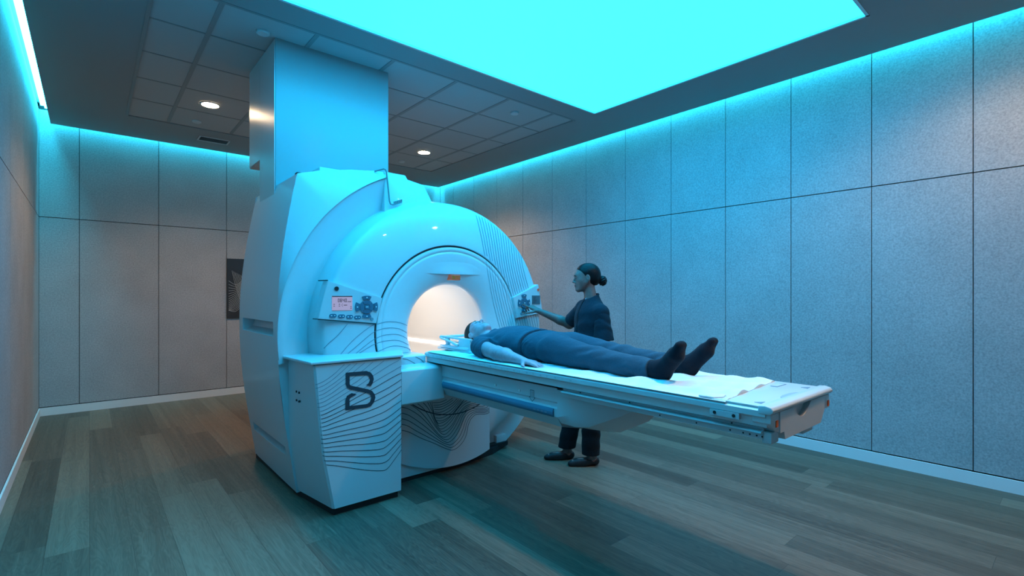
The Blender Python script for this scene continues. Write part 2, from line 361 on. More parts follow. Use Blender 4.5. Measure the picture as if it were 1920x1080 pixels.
SKIRT=[[(1.694,.385),(1.754,.36),(1.851,.299),(1.952,.245),(2.035,.196),(2.084,.171),(2.12,.158),(2.171,.169),(2.223,.205),(2.254,.255),(2.269,.314),(2.292,.36),(2.33,.389),(2.369,.395),(2.441,.384),(2.473,.385),(2.491,.391)],[(1.694,.427),(1.741,.408),(1.818,.354),(1.918,.29),(2.028,.221),(2.084,.189),(2.113,.18),(2.157,.193),(2.208,.232),(2.238,.282),(2.257,.341),(2.28,.375),(2.315,.401),(2.361,.409),(2.441,.397),(2.491,.402)],[(1.694,.467),(1.754,.44),(1.851,.369),(1.952,.292),(2.028,.236),(2.084,.207),(2.106,.202),(2.142,.214),(2.186,.249),(2.22,.304),(2.242,.356),(2.269,.395),(2.307,.414),(2.361,.42),(2.441,.408),(2.491,.414)],[(1.694,.508),(1.754,.48),(1.851,.406),(1.938,.33),(2.014,.263),(2.056,.234),(2.084,.225),(2.12,.237),(2.164,.271),(2.201,.326),(2.223,.372),(2.254,.41),(2.292,.429),(2.354,.432),(2.441,.419),(2.49,.426)],[(1.694,.55),(1.754,.525),(1.838,.464),(1.918,.381),(1.986,.304),(2.035,.262),(2.07,.248),(2.106,.257),(2.149,.298),(2.186,.347),(2.208,.393),(2.238,.425),(2.276,.444),(2.346,.446),(2.441,.432),(2.473,.44)],[(1.757,.562),(1.831,.505),(1.898,.431),(1.952,.357),(2.007,.294),(2.049,.271),(2.092,.281),(2.135,.319),(2.171,.368),(2.201,.412),(2.238,.44),(2.284,.458),(2.354,.458),(2.417,.45),(2.445,.454)],[(1.815,.562),(1.871,.511),(1.918,.445),(1.965,.372),(2.007,.318),(2.038,.294),(2.07,.297),(2.12,.334),(2.16,.388),(2.194,.432),(2.238,.459),(2.292,.473),(2.354,.473),(2.401,.471)],[(1.864,.561),(1.911,.505),(1.945,.435),(1.979,.364),(2.014,.325),(2.035,.316),(2.084,.328),(2.128,.363),(2.164,.412),(2.208,.454),(2.254,.479),(2.322,.487),(2.377,.486)],[(1.901,.56),(1.938,.489),(1.958,.427),(1.986,.369),(2.014,.339),(2.056,.345),(2.113,.384),(2.157,.431),(2.208,.479),(2.261,.502),(2.322,.506)],[(1.921,.559),(1.945,.494),(1.962,.432),(1.986,.384),(2.007,.362),(2.056,.369),(2.113,.408),(2.157,.456),(2.216,.503),(2.276,.525)],[(1.938,.56),(1.952,.487),(1.965,.432),(1.986,.393),(2.007,.382),(2.07,.397),(2.128,.442),(2.194,.5),(2.223,.523),(2.261,.54)],[(1.979,.409),(2.028,.399),(2.084,.415),(2.128,.439),(2.171,.475),(2.223,.52)],[(1.972,.43),(2.021,.421),(2.084,.437),(2.128,.46),(2.171,.497),(2.208,.528)],[(1.965,.452),(2.014,.444),(2.077,.457),(2.128,.482),(2.171,.515),(2.201,.535)],[(1.962,.475),(2.014,.466),(2.077,.48),(2.128,.503),(2.179,.538)],[(1.958,.495),(2.014,.486),(2.07,.499),(2.128,.521),(2.164,.547)],[(1.955,.513),(2.014,.505),(2.07,.517),(2.128,.542)],[(1.952,.528),(2.014,.522),(2.07,.534),(2.12,.556)],[(1.948,.546),(2.007,.541),(2.07,.553)]]
DISCL=[[(1.32,1.154),(1.259,1.08),(1.195,1.018),(1.148,.946)],[(1.512,1.148),(1.46,1.122),(1.357,1.043),(1.27,.944)],[(1.83,1.11),(1.708,1.149),(1.606,1.161),(1.523,1.146)],[(1.83,1.05),(1.709,1.103),(1.606,1.116),(1.512,1.098),(1.441,1.05),(1.317,.948)],[(1.835,1.002),(1.709,1.06),(1.593,1.068),(1.512,1.046),(1.441,1.002),(1.358,.938)],[(1.839,.961),(1.708,1.018),(1.593,1.026),(1.508,1.009),(1.46,.986),(1.394,.95)],[(1.857,.924),(1.764,.966),(1.641,.985),(1.531,.956)],[(1.717,.89),(1.757,.886),(1.836,.853),(1.924,.817)],[(1.729,.927),(1.808,.922),(1.88,.89),(1.926,.854)],[(1.753,.967),(1.795,.955),(1.862,.907)]]
DISCR=[[(2.395,2.112),(2.484,1.593),(2.631,1.099)],[(2.428,2.107),(2.507,1.593),(2.654,1.098)],[(2.461,2.101),(2.531,1.594),(2.676,1.097)],[(2.494,2.095),(2.555,1.595),(2.699,1.097)],[(2.527,2.084),(2.58,1.596),(2.724,1.096)],[(2.561,2.072),(2.605,1.597),(2.748,1.095)],[(2.596,2.061),(2.631,1.598),(2.774,1.094)],[(2.63,2.048),(2.656,1.6),(2.802,1.093)],[(2.665,2.033),(2.682,1.601),(2.832,1.092)],[(2.7,2.017),(2.709,1.602),(2.862,1.09)],[(2.736,2.001),(2.735,1.603),(2.893,1.089)],[(2.772,1.983),(2.762,1.604),(2.924,1.088)],[(2.809,1.963),(2.791,1.605),(2.955,1.086)],[(2.845,1.944),(2.82,1.607),(2.99,1.085)],[(2.883,1.921),(2.85,1.608),(3.026,1.083)],[(2.92,1.892),(2.881,1.609),(3.062,1.081)],[(2.958,1.863),(2.911,1.611),(3.1,1.079)]]
LOGO=[[(1.368,.767),(1.335,.778)],[(1.381,.784),(1.353,.786)],[(1.389,.809),(1.363,.806)],[(1.384,.832),(1.36,.825)],[(1.368,.854),(1.35,.837)],[(1.339,.867),(1.333,.842)],[(1.205,.869),(1.23,.846)],[(1.205,.796),(1.23,.796)],[(1.215,.775),(1.235,.786)],[(1.233,.763),(1.246,.783)],[(1.339,.729),(1.351,.749)],[(1.36,.719),(1.378,.735)],[(1.371,.703),(1.395,.711)],[(1.371,.687),(1.4,.69)],[(1.363,.667),(1.39,.66)],[(1.345,.657),(1.369,.639)],[(1.333,.656),(1.339,.634)],[(1.23,.66),(1.203,.638)],[(1.229,.702),(1.203,.703)],[(1.237,.711),(1.212,.725)],[(1.275,.727),(1.242,.739)]]

# ------------------------------------------------------------ MRI scanner
XC, ZC = 2.16, 1.08
PROF = [(.35, 3.325), (.375, 3.30), (.41, 3.277), (.46, 3.258), (.53, 3.243), (.60, 3.235), (.645, 3.235), (.66, 3.237), (.72, 3.242), (.80, 3.25), (.87, 3.262), (.93, 3.276), (.965, 3.288), (.982, 3.300), (.992, 3.318), (1.03, 3.49)]
_pr = [p[0] for p in PROF]; _py = [p[1] for p in PROF]
def Yf(x, z): return float(np.interp(math.hypot(x - XC, z - ZC), _pr, _py))
def lathe(m, prof, n=160, mi=0, a0=0, a1=2 * PI, caps=False):
    full = abs(a1 - a0 - 2 * PI) < 1e-6
    rings = []
    for r, y in prof:
        rings.append([(XC + r * math.cos(a0 + (a1 - a0) * k / n), y, ZC + r * math.sin(a0 + (a1 - a0) * k / n)) for k in range(n if full else n + 1)])
    m.loft(rings, mi, caps, closed=full); return m
def split_r(L, lo, hi):
    P = smooth2(L, 14) if len(L) > 2 else L
    cur = []; res = []
    for p in P:
        r = math.hypot(p[0] - XC, p[1] - ZC)
        if lo <= r <= hi: cur.append(p)
        else:
            if len(cur) > 1: res.append(cur)
            cur = []
    if len(cur) > 1: res.append(cur)
    return res
S = thing('mri_scanner', 'large white MRI scanner with round front, lit bore and printed wave lines', 'MRI scanner', (2.1, 3.9, 0))
# round front cover
dfn = lambda e: (lambda u, v: (u, Yf(u, v) - e, v))
m = MB(); lathe(m, [(.655, 3.262), (.655, 3.240), (.658, 3.2372), (.66, 3.237), (.72, 3.242), (.80, 3.25), (.87, 3.262), (.93, 3.276), (.965, 3.288), (.976, 3.2945), (.982, 3.300), (.988, 3.308), (.992, 3.318), (1.01, 3.40), (1.03, 3.49), (1.03, 3.6)], 200)
for L in [q for L0 in DISCL for q in split_r(L0, .362, .985)]: m.ribbon(L, .0035, lambda u, v: (u, Yf(u, v) - .0024, v), 1, 1)
def in_right_panel(x, z): return z < 1.33 + (x - 2.82) * .377 and z > 1.145 + (x - 2.866) * .14 and x > 2.82
RL = []
for L in DISCR:
    (a, b, c) = L; e = (c[0] + (c[0] - b[0]) * .45, c[1] + (c[1] - b[1]) * .45)
    RL.append([a, b, c, e])
m2 = MB(); dl_in = MB()
for L in RL:
    for seg in split_r(L, .655, 1.03): 
        if len(seg) > 1: m.ribbon(seg, .0052, dfn(.0024), 1, 1)
m.obj('front_cover', ['shell', 'lineg'], S, 50)
# inner flare and rim
m = MB(); fl = [(.350, 3.36), (.350, 3.335), (.356, 3.318), (.375, 3.30), (.41, 3.277), (.46, 3.258), (.53, 3.243), (.585, 3.2365), (.600, 3.235), (.604, 3.2385), (.606, 3.2385), (.610, 3.234), (.63, 3.2335), (.640, 3.235), (.642, 3.26)]
lathe(m, fl)
for L in RL:
    for seg in split_r(L, .40, .64): m.ribbon(seg, .003, dfn(.0024), 1, 1)
m.obj('bore_flare', ['shell2', 'lineg'], S, 60)
m = MB(); lathe(m, [(.641, 3.25), (.656, 3.25)]); m.obj('seam_ring', 'black', S)
# bore tube
m = MB(); lathe(m, [(.352, 3.335), (.352, 4.90)]); m.obj('bore_liner', 'bore', S)
for sx in (-1, 1):
    m = MB(); a = R(-30) if sx > 0 else R(210)
    m.grid(40, 3, lambda u, v: (XC + .349 * math.cos(a + (v - .5) * .05), 3.5 + u * 1.3, ZC + .349 * math.sin(a + (v - .5) * .05)))
    m.obj('bore_light', 'borelamp', S)
# visor crease over the bore
m = MB()
def vis(u, v):
    x = 1.925 + u * .50; w = math.sin(PI * u) ** 1.6
    z = 1.512 + v * .13
    return (x, Yf(x, z) - .001 - .020 * w * (1 - v) ** 2 + .003 * v, z)
m.grid(40, 12, vis)
m.grid(40, 1, lambda u, v: (vis(u, 0)[0], vis(u, 0)[1] + (.05 * math.sin(PI * u) + .006) * v, 1.512 + .004 * v))
m.obj('visor', 'shell2', S, 50)
m = MB(); m.box(2.136, 2.221, 3.228, 3.30, 1.466, 1.508, 0, .004); c = m.obj('camera_sensor', 'brown', S)
m = MB(); m.box(2.142, 2.165, 3.2265, 3.2285, 1.474, 1.50); m.box(2.172, 2.215, 3.2265, 3.2285, 1.490, 1.497); m.box(2.172, 2.206, 3.2265, 3.2285, 1.476, 1.483); m.obj('sensor_sticker', 'orange', c, 0)

# side cabinet (left) with bowed outline
SZ = [.03, .20, .48, .80, .93, 1.19, 1.45, 1.65, 1.85, 2.02, 2.162]; SX = [1.052, 1.022, .982, .945, .933, .931, .944, .966, .997, 1.028, 1.056]
_pc = np.polyfit(SZ, SX, 4)
def sx(z): return float(np.polyval(_pc, z))
TXp = [1.056, 1.206, 1.42, 1.60, 1.69]; TZp = [2.162, 2.205, 2.245, 2.266, 2.272]
def tz(x): return float(np.interp(x, TXp, TZp))
cab = MB()
# bowed side wall with two hand recesses
zs = sorted(set([round(q, 3) for q in np.linspace(.03, 2.162, 40)] + [.262, .325, 1.072, 1.17])); ys = [3.45, 3.54, 4.0, 4.40, 4.47, 4.52]
def rec(i, j):
    zc = (zs[i] + zs[i + 1]) / 2
    return 1 <= j <= 2 and (.262 < zc < .325 or 1.072 < zc < 1.17)
cab.grid(len(zs) - 1, len(ys) - 1, lambda u, v: (sx(zs[round(u * (len(zs) - 1))]), ys[round(v * (len(ys) - 1))], zs[round(u * (len(zs) - 1))]), 0, rec)
for za, zb in ((.262, .325), (1.072, 1.17)):
    ya_, yb_ = 3.54, 4.40; xa_, xb_ = sx(za), sx(zb); d = .085
    P = [(xa_, ya_, za), (xa_, yb_, za), (xb_, yb_, zb), (xb_, ya_, zb)]
    Q = [(xa_ + d * .8, ya_ + .02, za + .035), (xa_ + d * .8, yb_ - .02, za + .035), (xb_ + d, yb_ - .02, zb - .004), (xb_ + d, ya_ + .02, zb - .004)]
    cab.add(P + Q, [(4, 5, 6, 7)] + [(i, (i + 1) % 4, 4 + (i + 1) % 4, 4 + i) for i in range(4)])
# roof and back
nt_ = 24; txx = [1.056 + (1.69 - 1.056) * k / nt_ for k in range(nt_ + 1)]
cab.grid(nt_, 1, lambda u, v: (1.056 + (1.69 - 1.056) * u, 3.45 + 1.07 * v, tz(1.056 + (1.69 - 1.056) * u)))
cab.grid(30, 1, lambda u, v: (sx(.03 + 2.132 * u) * (1 - v) + 1.69 * v, 4.52, (.03 + 2.132 * u) * (1 - v) + (.03 + 2.24 * u) * v))
cab.add([(1.69, 3.45, .03), (1.69, 4.52, .03), (1.69, 4.52, 2.272), (1.69, 3.45, 2.272)], [(0, 1, 2, 3)])
cab.obj('cabinet_side', 'shell', S, 40)
# fascia with arc cut-out
def outer_pt(a):
    r = 1.243
    c_, s_ = math.cos(a), math.sin(a)
    while r < 2:
        x, z = XC + r * c_, ZC + r * s_
        if x < sx(z) or (x >= 1.056 and z > tz(x)) or (x < 1.056 and z > 2.162): break
        r += .002
    return r
fa = MB(); A0, A1 = R(187), R(112.2); na = 90
def fas(u, v):
    a = A0 + (A1 - A0) * u; r0 = 1.240; r1 = max(outer_pt(a), r0 + .003)
    r = r0 + (r1 - r0) * v
    y = 3.405 + .045 * v
    return (XC + r * math.cos(a), y, ZC + r * math.sin(a))
fa.grid(na, 6, fas)
fa.grid(na, 1, lambda u, v: (XC + 1.240 * math.cos(A0 + (A1 - A0) * u), 3.405 + .045 * v, ZC + 1.240 * math.sin(A0 + (A1 - A0) * u)))
fa.obj('cabinet_fascia', 'shell', S, 30)
# concave band between fascia and round cover
bd = [(1.239, 3.43), (1.225, 3.425), (1.19, 3.435), (1.12, 3.455), (1.06, 3.475), (1.025, 3.487)]
m = MB(); lathe(m, bd, 90, 0, R(188.5), R(110)); m.obj('cabinet_band', 'shell', S, 50)
m = MB(); lathe(m, [(1.236, 3.60), (1.236, 3.41), (1.225, 3.40), (1.15, 3.40), (1.06, 3.40), (1.03, 3.38)], 50, 0, R(-68), R(-33)); m.obj('lower_ring_band', 'shell', S, 40)
# lower front of the cabinet
m = MB(); zz = [.03, .20, .48, .80, .925]
m.grid(4, 1, lambda u, v: ((sx(zz[round(u * 4)])) * (1 - v) + 1.45 * v, 3.448, zz[round(u * 4)])); m.grid(4, 1, lambda u, v: (sx(zz[round(u * 4)]), 3.448 + .01 * v, zz[round(u * 4)]))
m.obj('lower_fascia', 'shell', S, 0)
# rubber bumps on the roof
for x, y, dx, dy in ((1.075, 3.52, .05, .05), (1.065, 4.0, .03, .07)):
    m = MB(); m.box(x, x + dx * 1.6, y, y + dy, 2.15, 2.19, 0, .006); m.obj('roof_pad', 'black', S)
m = MB(); m.box(1.24, 1.66, 3.56, 4.4, 2.15, 2.262, 0, .008); m.obj('roof_cap', 'shell', S)
# cable bracket at the cabinet edge
m = MB(); m.tube([(1.60, 3.44, 2.262), (1.655, 3.405, 2.283), (1.668, 3.40, 2.278), (1.676, 3.40, 2.26), (1.70, 3.40, 2.05), (1.708, 3.40, 2.028), (1.725, 3.40, 2.025), (1.80, 3.40, 2.053)], .006, 8)
for k in range(6): m.box(1.735 + .012 * k, 1.741 + .012 * k, 3.392, 3.405, 2.034 + .0045 * k, 2.050 + .0045 * k)
m.obj('edge_seal', 'seal', S)
# faceted hood between the cabinet and the round cover
m = MB()
hood = [(1.69, 2.272), (1.82, 2.262), (1.93, 2.215), (2.03, 2.205), (2.10, 2.12), (2.10, 1.9), (1.69, 1.8)]
m.prism([(1.672, 2.270), (1.845, 2.268), (1.955, 2.10), (1.955, 1.85), (1.672, 1.80)], 'y', 3.425, 3.70, 0, .006)
m.prism([(1.83, 2.262), (2.035, 2.228), (2.115, 2.10), (2.115, 1.9), (1.80, 1.9)], 'y', 3.475, 3.75, 0, .006)
m.obj('hood', 'shell', S)
# magnet body behind the cover
m = MB(); lathe(m, [(.36, 3.55), (1.0, 3.55), (1.035, 3.60), (1.035, 4.80), (.98, 4.92), (.36, 4.92)], 120); m.obj('magnet_body', 'shell', S)
m = MB(); m.box(1.3, 3.0, 3.7, 4.75, .02, .5, 0, .01); m.obj('magnet_foot', 'shell', S)
m = MB(); m.box(2.69, 2.80, 3.36, 3.50, .062, .125, 0, .004); m.obj('foot_block', 'shell', S)
# black plinths
m = MB(); m.prism([(1.07, 3.47), (1.05, 4.50), (2.86, 4.50), (2.86, 3.42), (2.6, 3.30), (2.2, 3.24), (1.60, 3.22), (1.57, 3.02), (1.14, 3.02)], 'z', .0, .05); m.obj('plinth', 'black', S, 0)
m = MB(); m.box(2.50, 2.80, 3.34, 3.46, .035, .065); m.obj('levelling_foot', 'black', S, 0)

# belly skirt under the table
m = MB(); xs0, xs1, nx = 1.585, 2.492, 50
def sk_y(x): return 3.2 + .012 * ((x - 2.05) / .45) ** 2 - .006
def sk(u, v):
    x = xs0 + (xs1 - xs0) * u; zb = ZC - math.sqrt(max(1.045 ** 2 - (x - XC) ** 2, 0)); zt = .80
    return (x, sk_y(x), zb + (zt - zb) * v)
m.grid(nx, 20, sk)
m.grid(nx, 1, lambda u, v: (sk(u, 0)[0], sk(u, 0)[1] + .06 * v, sk(u, 0)[2]))
m.grid(1, 20, lambda u, v: (xs1, sk_y(xs1) + .10 * u, sk(1, v)[2])); m.grid(1, 20, lambda u, v: (xs0, sk_y(xs0) + .10 * u, sk(0, v)[2]))
for L in SKIRT: m.ribbon(L, .0042, lambda u, v: (u, sk_y(u) - .0014, v), 1)
arc = [(XC + .648 * math.cos(a), ZC + .648 * math.sin(a)) for a in [R(232 + 76 * k / 30) for k in range(31)]]
m.ribbon(arc, .008, lambda u, v: (u, sk_y(u) - .002, v), 1, 1)
m.obj('front_skirt', ['shell', 'line'], S, 40)
m = MB(); m.prism([(1.585, .035), (2.12, .035), (1.96, .07), (1.80, .16), (1.585, .26)], 'y', 3.215, 3.30); m.obj('base_panel', 'shell', S, 0)

# front podium with logo
P_ = thing  # alias kept short
m = MB(); pz = [.045, .37, .56, .93]; pfx = [1.127, 1.066, 1.045, 1.011]; prx = [1.062, 1.01, 1.0, .998]
rg = []
for z, a, b in zip(pz, pfx, prx):
    rg.append([(a, 3.012, z), (a + .012, 3.0, z), (1.584, 3.0, z), (1.584, 3.40, z), (b, 3.447, z)])
m.loft(rg)
pod = m
podY = lambda u, v: (u, 2.9988, v) if u > float(np.interp(v, pz, pfx)) + .012 else (u, 3.012 - min(.012, max(0, u - float(np.interp(v, pz, pfx)))) - .0012, v)
for i, L in enumerate(POD):
    q_ = [p for p in smooth2(L, 6) if p[0] > float(np.interp(p[1], pz, pfx)) + .0015]
    m.ribbon(q_, .0030 if i < 8 else .0038, podY, 1 if i > 7 else 2, 1)
pod_o = m.obj('podium', ['shell', 'line', 'lineg'], S, 25)
m = MB()
o_ = 0
for (a, b), (c, d) in zip(LOGO, LOGO[1:]): m.add([(a[0], 2.9965, a[1]), (b[0], 2.9965, b[1]), (d[0], 2.9965, d[1]), (c[0], 2.9965, c[1])], [(0, 1, 2, 3)])
m.obj('logo', 'line', pod_o, 0)
m = MB(); m.prism([(.99, 2.988), (1.592, 2.988), (1.70, 3.20), (1.74, 3.38), (1.74, 3.50), (.955, 3.50)], 'z', .934, .953, 0, .005); m.obj('podium_top', 'shell', S)
m = MB(); m.prism([(1.013, 3.004), (1.582, 3.004), (1.582, 3.3), (1.002, 3.44)], 'z', .928, .935); m.obj('top_gap', 'black', S, 0)
for dy, dz in ((0, 0), (.05, 0), (0, -.055), (.05, -.055)):
    m = MB(); m.disc((1.0 - .001, 3.24 + dy, .735 + dz), .007, .02, 'x', 12); m.obj('screw_hole', 'black', S, 0)
# bridge box between podium and table
m = MB(); m.prism([(3.0, .615), (3.0, .835), (3.012, .85), (3.22, .875), (3.22, .60), (3.02, .60)], 'x', 1.586, 1.925, 0, .004); m.obj('bridge', 'shell', S)
m = MB(); m.prism([(3.12, .84), (3.12, .915), (3.16, .925), (3.30, .925), (3.30, .84)], 'x', 1.60, 1.845, 0, .004)
m.ribbon([(1.66, .905), (1.70, .895), (1.76, .86)], .003, lambda u, v: (u, 3.1186, v), 1); m.ribbon([(1.76, .91), (1.80, .89), (1.835, .855)], .003, lambda u, v: (u, 3.1186, v), 1)
m.obj('dock_collar', ['shell', 'line'], S)

# control panels
def flat_plate(m, c, yp, th, mi=0):
    F = [(x, yp(x), z) for x, z in c]; B_ = [(x, yp(x) + th, z) for x, z in c]
    bm = bmesh.new(); A = [bm.verts.new(p) for p in F]; Bv = [bm.verts.new(p) for p in B_]
    bm.faces.new(A); bm.faces.new(Bv[::-1])
    for k in range(4): bm.faces.new((A[k], Bv[k], Bv[(k + 1) % 4], A[(k + 1) % 4]))
    bmesh.ops.recalc_face_normals(bm, faces=bm.faces[:]); bmesh.ops.bevel(bm, geom=bm.edges[:], offset=.003, segments=2, affect='EDGES')
    m.frombm(bm, mi)
def shear(m, cx, k):
    m.v = [(x, y + k * (x - cx), z) for x, y, z in m.v]; return m
YL = lambda x: 3.262 - (x - 1.15) * .107
YR = lambda x: 3.218 + (x - 2.82) * .12
def wedge(m, cx, cz, r0, r1, a0, a1, y, dep, mi=0, n=10, sxy=1.):
    pts = [(cx + r1 * math.cos(a0 + (a1 - a0) * k / n) * sxy, cz + r1 * math.sin(a0 + (a1 - a0) * k / n)) for k in range(n + 1)]
    pts += [(cx + r0 * math.cos(a1 - (a1 - a0) * k / n) * sxy, cz + r0 * math.sin(a1 - (a1 - a0) * k / n)) for k in range(n + 1)]
    m.prism(pts, 'y', y, y + dep, mi)
def dpad(parent, cx, cz, yp, q=.80):
    y = yp(cx); k = (yp(cx + 1) - yp(cx)); rad = .056 * q
    m = MB(); m.disc((cx, y - .006, cz), rad + .003, .012, 'y', 36, 0); d = shear(m, cx, k).obj('button_pad', 'buttonr', parent, 30)
    for j in range(4):
        m = MB(); wedge(m, cx, cz, .026 * q, rad, R(45 + 90 * j + 4), R(135 + 90 * j - 4), y - .010, .006); shear(m, cx, k).obj('arc_button', 'button', d, 0)
    m = MB(); m.disc((cx, y - .012, cz), .021 * q, .008, 'y', 24); b = shear(m, cx, k).obj('centre_button', 'button', d, 0)
    m = MB(); m.box(cx - .008, cx + .008, y - .0135, y - .0118, cz - .003, cz + .003); shear(m, cx, k).obj('button_mark', 'icon', b, 0)
    for j in range(4):
        a = PI / 2 * j
        m = MB(); wedge(m, cx, cz, .064 * q, .096 * q, a - .42, a + .42, y - .010, .012); w = shear(m, cx, k).obj('outer_button', 'button', parent, 0)
        ix, iz = cx + .080 * q * math.cos(a), cz + .080 * q * math.sin(a)
        m = MB(); m.box(ix - .004, ix + .004, y - .0118, y - .0098, iz - .004, iz + .004); shear(m, cx, k).obj('button_mark', 'icon', w, 0)
# left panel
m = MB(); flat_plate(m, [(1.188, 1.443), (1.556, 1.328), (1.512, 1.152), (1.128, 1.194)], YL, .09); cpl = m.obj('control_panel', 'shell', S, 30); cpl['label'] = 'left control panel with lit display'
kl = -.107; yl = YL(1.282)
m = MB(); m.box(1.216, 1.346, yl - .004, yl + .01, 1.248, 1.343); dsp = shear(m, 1.282, kl).obj('display', 'lcd', cpl, 0)
m = MB(); m.box(1.216, 1.346, yl - .0055, yl - .003, 1.337, 1.343); shear(m, 1.282, kl).obj('display_top_edge', 'black', dsp, 0)
def seg7(m, ch, x, z, w, h, y, t=.0028):
    S7 = {'0': 'abcdef', '8': 'abcdefg', '4': 'fgbc'}[ch]
    B = {'a': (x, x + w, z + h - t, z + h), 'g': (x, x + w, z + h / 2 - t / 2, z + h / 2 + t / 2), 'd': (x, x + w, z, z + t),
         'f': (x, x + t, z + h / 2, z + h), 'b': (x + w - t, x + w, z + h / 2, z + h), 'e': (x, x + t, z, z + h / 2), 'c': (x + w - t, x + w, z, z + h / 2)}
    for s_ in S7: a = B[s_]; m.box(a[0], a[1], y, y + .001, a[2], a[3])
m = MB()
for i, ch in enumerate('0840'): seg7(m, ch, 1.252 + .0155 * i, 1.302, .011, .023, yl - .0055)
for i in range(3): m.box(1.316 + .008 * i, 1.321 + .008 * i, yl - .0055, yl - .0045, 1.302, 1.308)
for i in range(2):
    for j in range(2): m.box(1.224 + .034 * i, 1.232 + .034 * i, yl - .0055, yl - .0045, 1.274 + .012 * j, 1.278 + .012 * j)
m.ribbon([(1.284, 1.293), (1.276, 1.283), (1.284, 1.272)], .002, lambda u, v: (u, yl - .0055, v), 0, 1)
m.box(1.290, 1.312, yl - .0055, yl - .0045, 1.280, 1.284); m.box(1.334, 1.341, yl - .0055, yl - .0045, 1.258, 1.263); m.box(1.334, 1.341, yl - .0055, yl - .0045, 1.270, 1.274)
shear(m, 1.282, kl).obj('display_text', 'black', dsp, 0)
dpad(cpl, 1.443, 1.268, YL)
for i, (x, z) in enumerate(((1.221, 1.213), (1.276, 1.208), (1.329, 1.203), (1.382, 1.198))):
    y = YL(x) - .006
    m = MB(); m.prism([(x + sg * .010 + .0125 * math.cos(a), z + .0125 * math.sin(a)) for sg, r0 in ((1, -90), (-1, 90)) for a in [R(r0 + 18 * k) for k in range(11)]], 'y', y, y + .012)
    b = shear(m, x, kl).obj('pill_button', 'button', cpl, 0)
    for d_ in (-.010, .010):
        m = MB(); m.box(x + d_ - .004, x + d_ + .004, y - .0015, y + .001, z - .003, z + .003); shear(m, x, kl).obj('button_mark', 'icon', b, 0)
m = MB(); m.disc((1.480, YL(1.48) - .006, 1.183), .011, .012, 'y', 18); m.obj('round_button', 'buttonr', cpl, 0)
m = MB(); m.disc((1.245, YL(1.245) - .006, 1.392), .014, .012, 'y', 18); m.obj('camera_eye', 'black', cpl, 30)
# right panel
m = MB(); flat_plate(m, [(2.750, 1.329), (3.084, 1.446), (3.146, 1.188), (2.796, 1.150)], YR, .10); cpr = m.obj('control_panel', 'shell', S, 30); cpr['label'] = 'right control panel touched by the nurse'
dpad(cpr, 2.885, 1.280, YR)
kr = .12
m = MB(); yr = YR(3.05); m.box(2.994, 3.104, yr - .004, yr + .01, 1.268, 1.345); ds2 = shear(m, 3.05, kr).obj('display', 'lcdo', cpr, 0); ds2['label'] = 'dark display'
m = MB()
for k in range(5): m.box(3.008, 3.036 + .012 * (k % 3), yr - .0055, yr - .0035, 1.280 + .012 * k, 1.2825 + .012 * k)
shear(m, 3.05, kr).obj('display_text', 'line', ds2, 0)
m = MB(); m.disc((3.078, YR(3.078) - .005, 1.396), .012, .012, 'y', 18); m.obj('camera_eye', 'brown', cpr, 30)
m = MB(); m.disc((2.850, YR(2.85) - .005, 1.188), .011, .012, 'y', 18); m.obj('round_button', 'buttonr', cpr, 30)
# dark seams around the left panel
m = MB(); m.tube([(1.128, YL(1.128) + .004, 1.1915), (1.512, YL(1.512) + .004, 1.1495)], .0035, 6); m.tube([(1.118, 3.33, 1.193), (1.130, 3.268, 1.192)], .003, 6); m.obj('panel_seam', 'black', S)
m = MB(); m.tube([(1.168, 3.37, 1.446), (1.190, 3.264, 1.446)], .004, 6); m.obj('edge_slot', 'black', S)

# ------------------------------------------------------------ patient table
T = thing('patient_table', 'long white patient table docked to the scanner', 'patient table', (2.16, 2.0, 0))
XA, XB = 1.853, 2.467
YE = .757
# housing arm beside the scanner
def sec(y, z0=.61, zt=.849):
    return [(1.905, y, zt), (1.905, y, .775), (1.912, y, .766), (1.912, y, .748), (1.905, y, .738), (1.905, y, .695), (1.945, y, .635), (2.10, y, .60), (2.22, y, .60), (2.375, y, .635), (2.415, y, .695), (2.415, y, zt)]
m = MB(); m.loft([sec(3.19), sec(2.9), sec(1.875)])
e1 = [(2.0, 1.72, .842), (1.96, 1.72, .775), (1.96, 1.72, .766), (1.96, 1.72, .748), (1.96, 1.72, .738), (1.96, 1.72, .68), (2.0, 1.71, .655), (2.1, 1.70, .635), (2.22, 1.70, .635), (2.33, 1.71, .655), (2.36, 1.72, .68), (2.36, 1.72, .842)]
e2 = [(a[0], 1.862, a[2]) for a in sec(0)]
m.loft([sec(1.875), e2], caps=False)
m.obj('table_housing', 'shell', T, 25)
# wedge block under the rails
m = MB()
blk = [[(1.905, 1.862, .842), (1.905, 1.862, .695), (1.93, 1.855, .66), (2.16, 1.84, .61), (2.39, 1.855, .66), (2.415, 1.862, .695), (2.415, 1.862, .842)],
       [(1.905, 1.80, .842), (1.905, 1.78, .72), (1.93, 1.76, .66), (2.16, 1.72, .60), (2.39, 1.76, .66), (2.415, 1.78, .72), (2.415, 1.80, .842)],
       [(1.92, 1.70, .825), (1.92, 1.70, .73), (1.95, 1.68, .67), (2.16, 1.64, .615), (2.37, 1.68, .67), (2.40, 1.70, .73), (2.40, 1.70, .825)],
       [(1.95, 1.52, .82), (1.95, 1.52, .79), (1.98, 1.50, .755), (2.16, 1.46, .71), (2.34, 1.50, .755), (2.37, 1.52, .79), (2.37, 1.52, .82)],
       [(2.0, 1.44, .82), (2.0, 1.44, .81), (2.02, 1.43, .80), (2.16, 1.40, .79), (2.30, 1.43, .80), (2.32, 1.44, .81), (2.32, 1.44, .82)]]
m.loft(blk); m.obj('lift_cover', 'shell', T, 25)
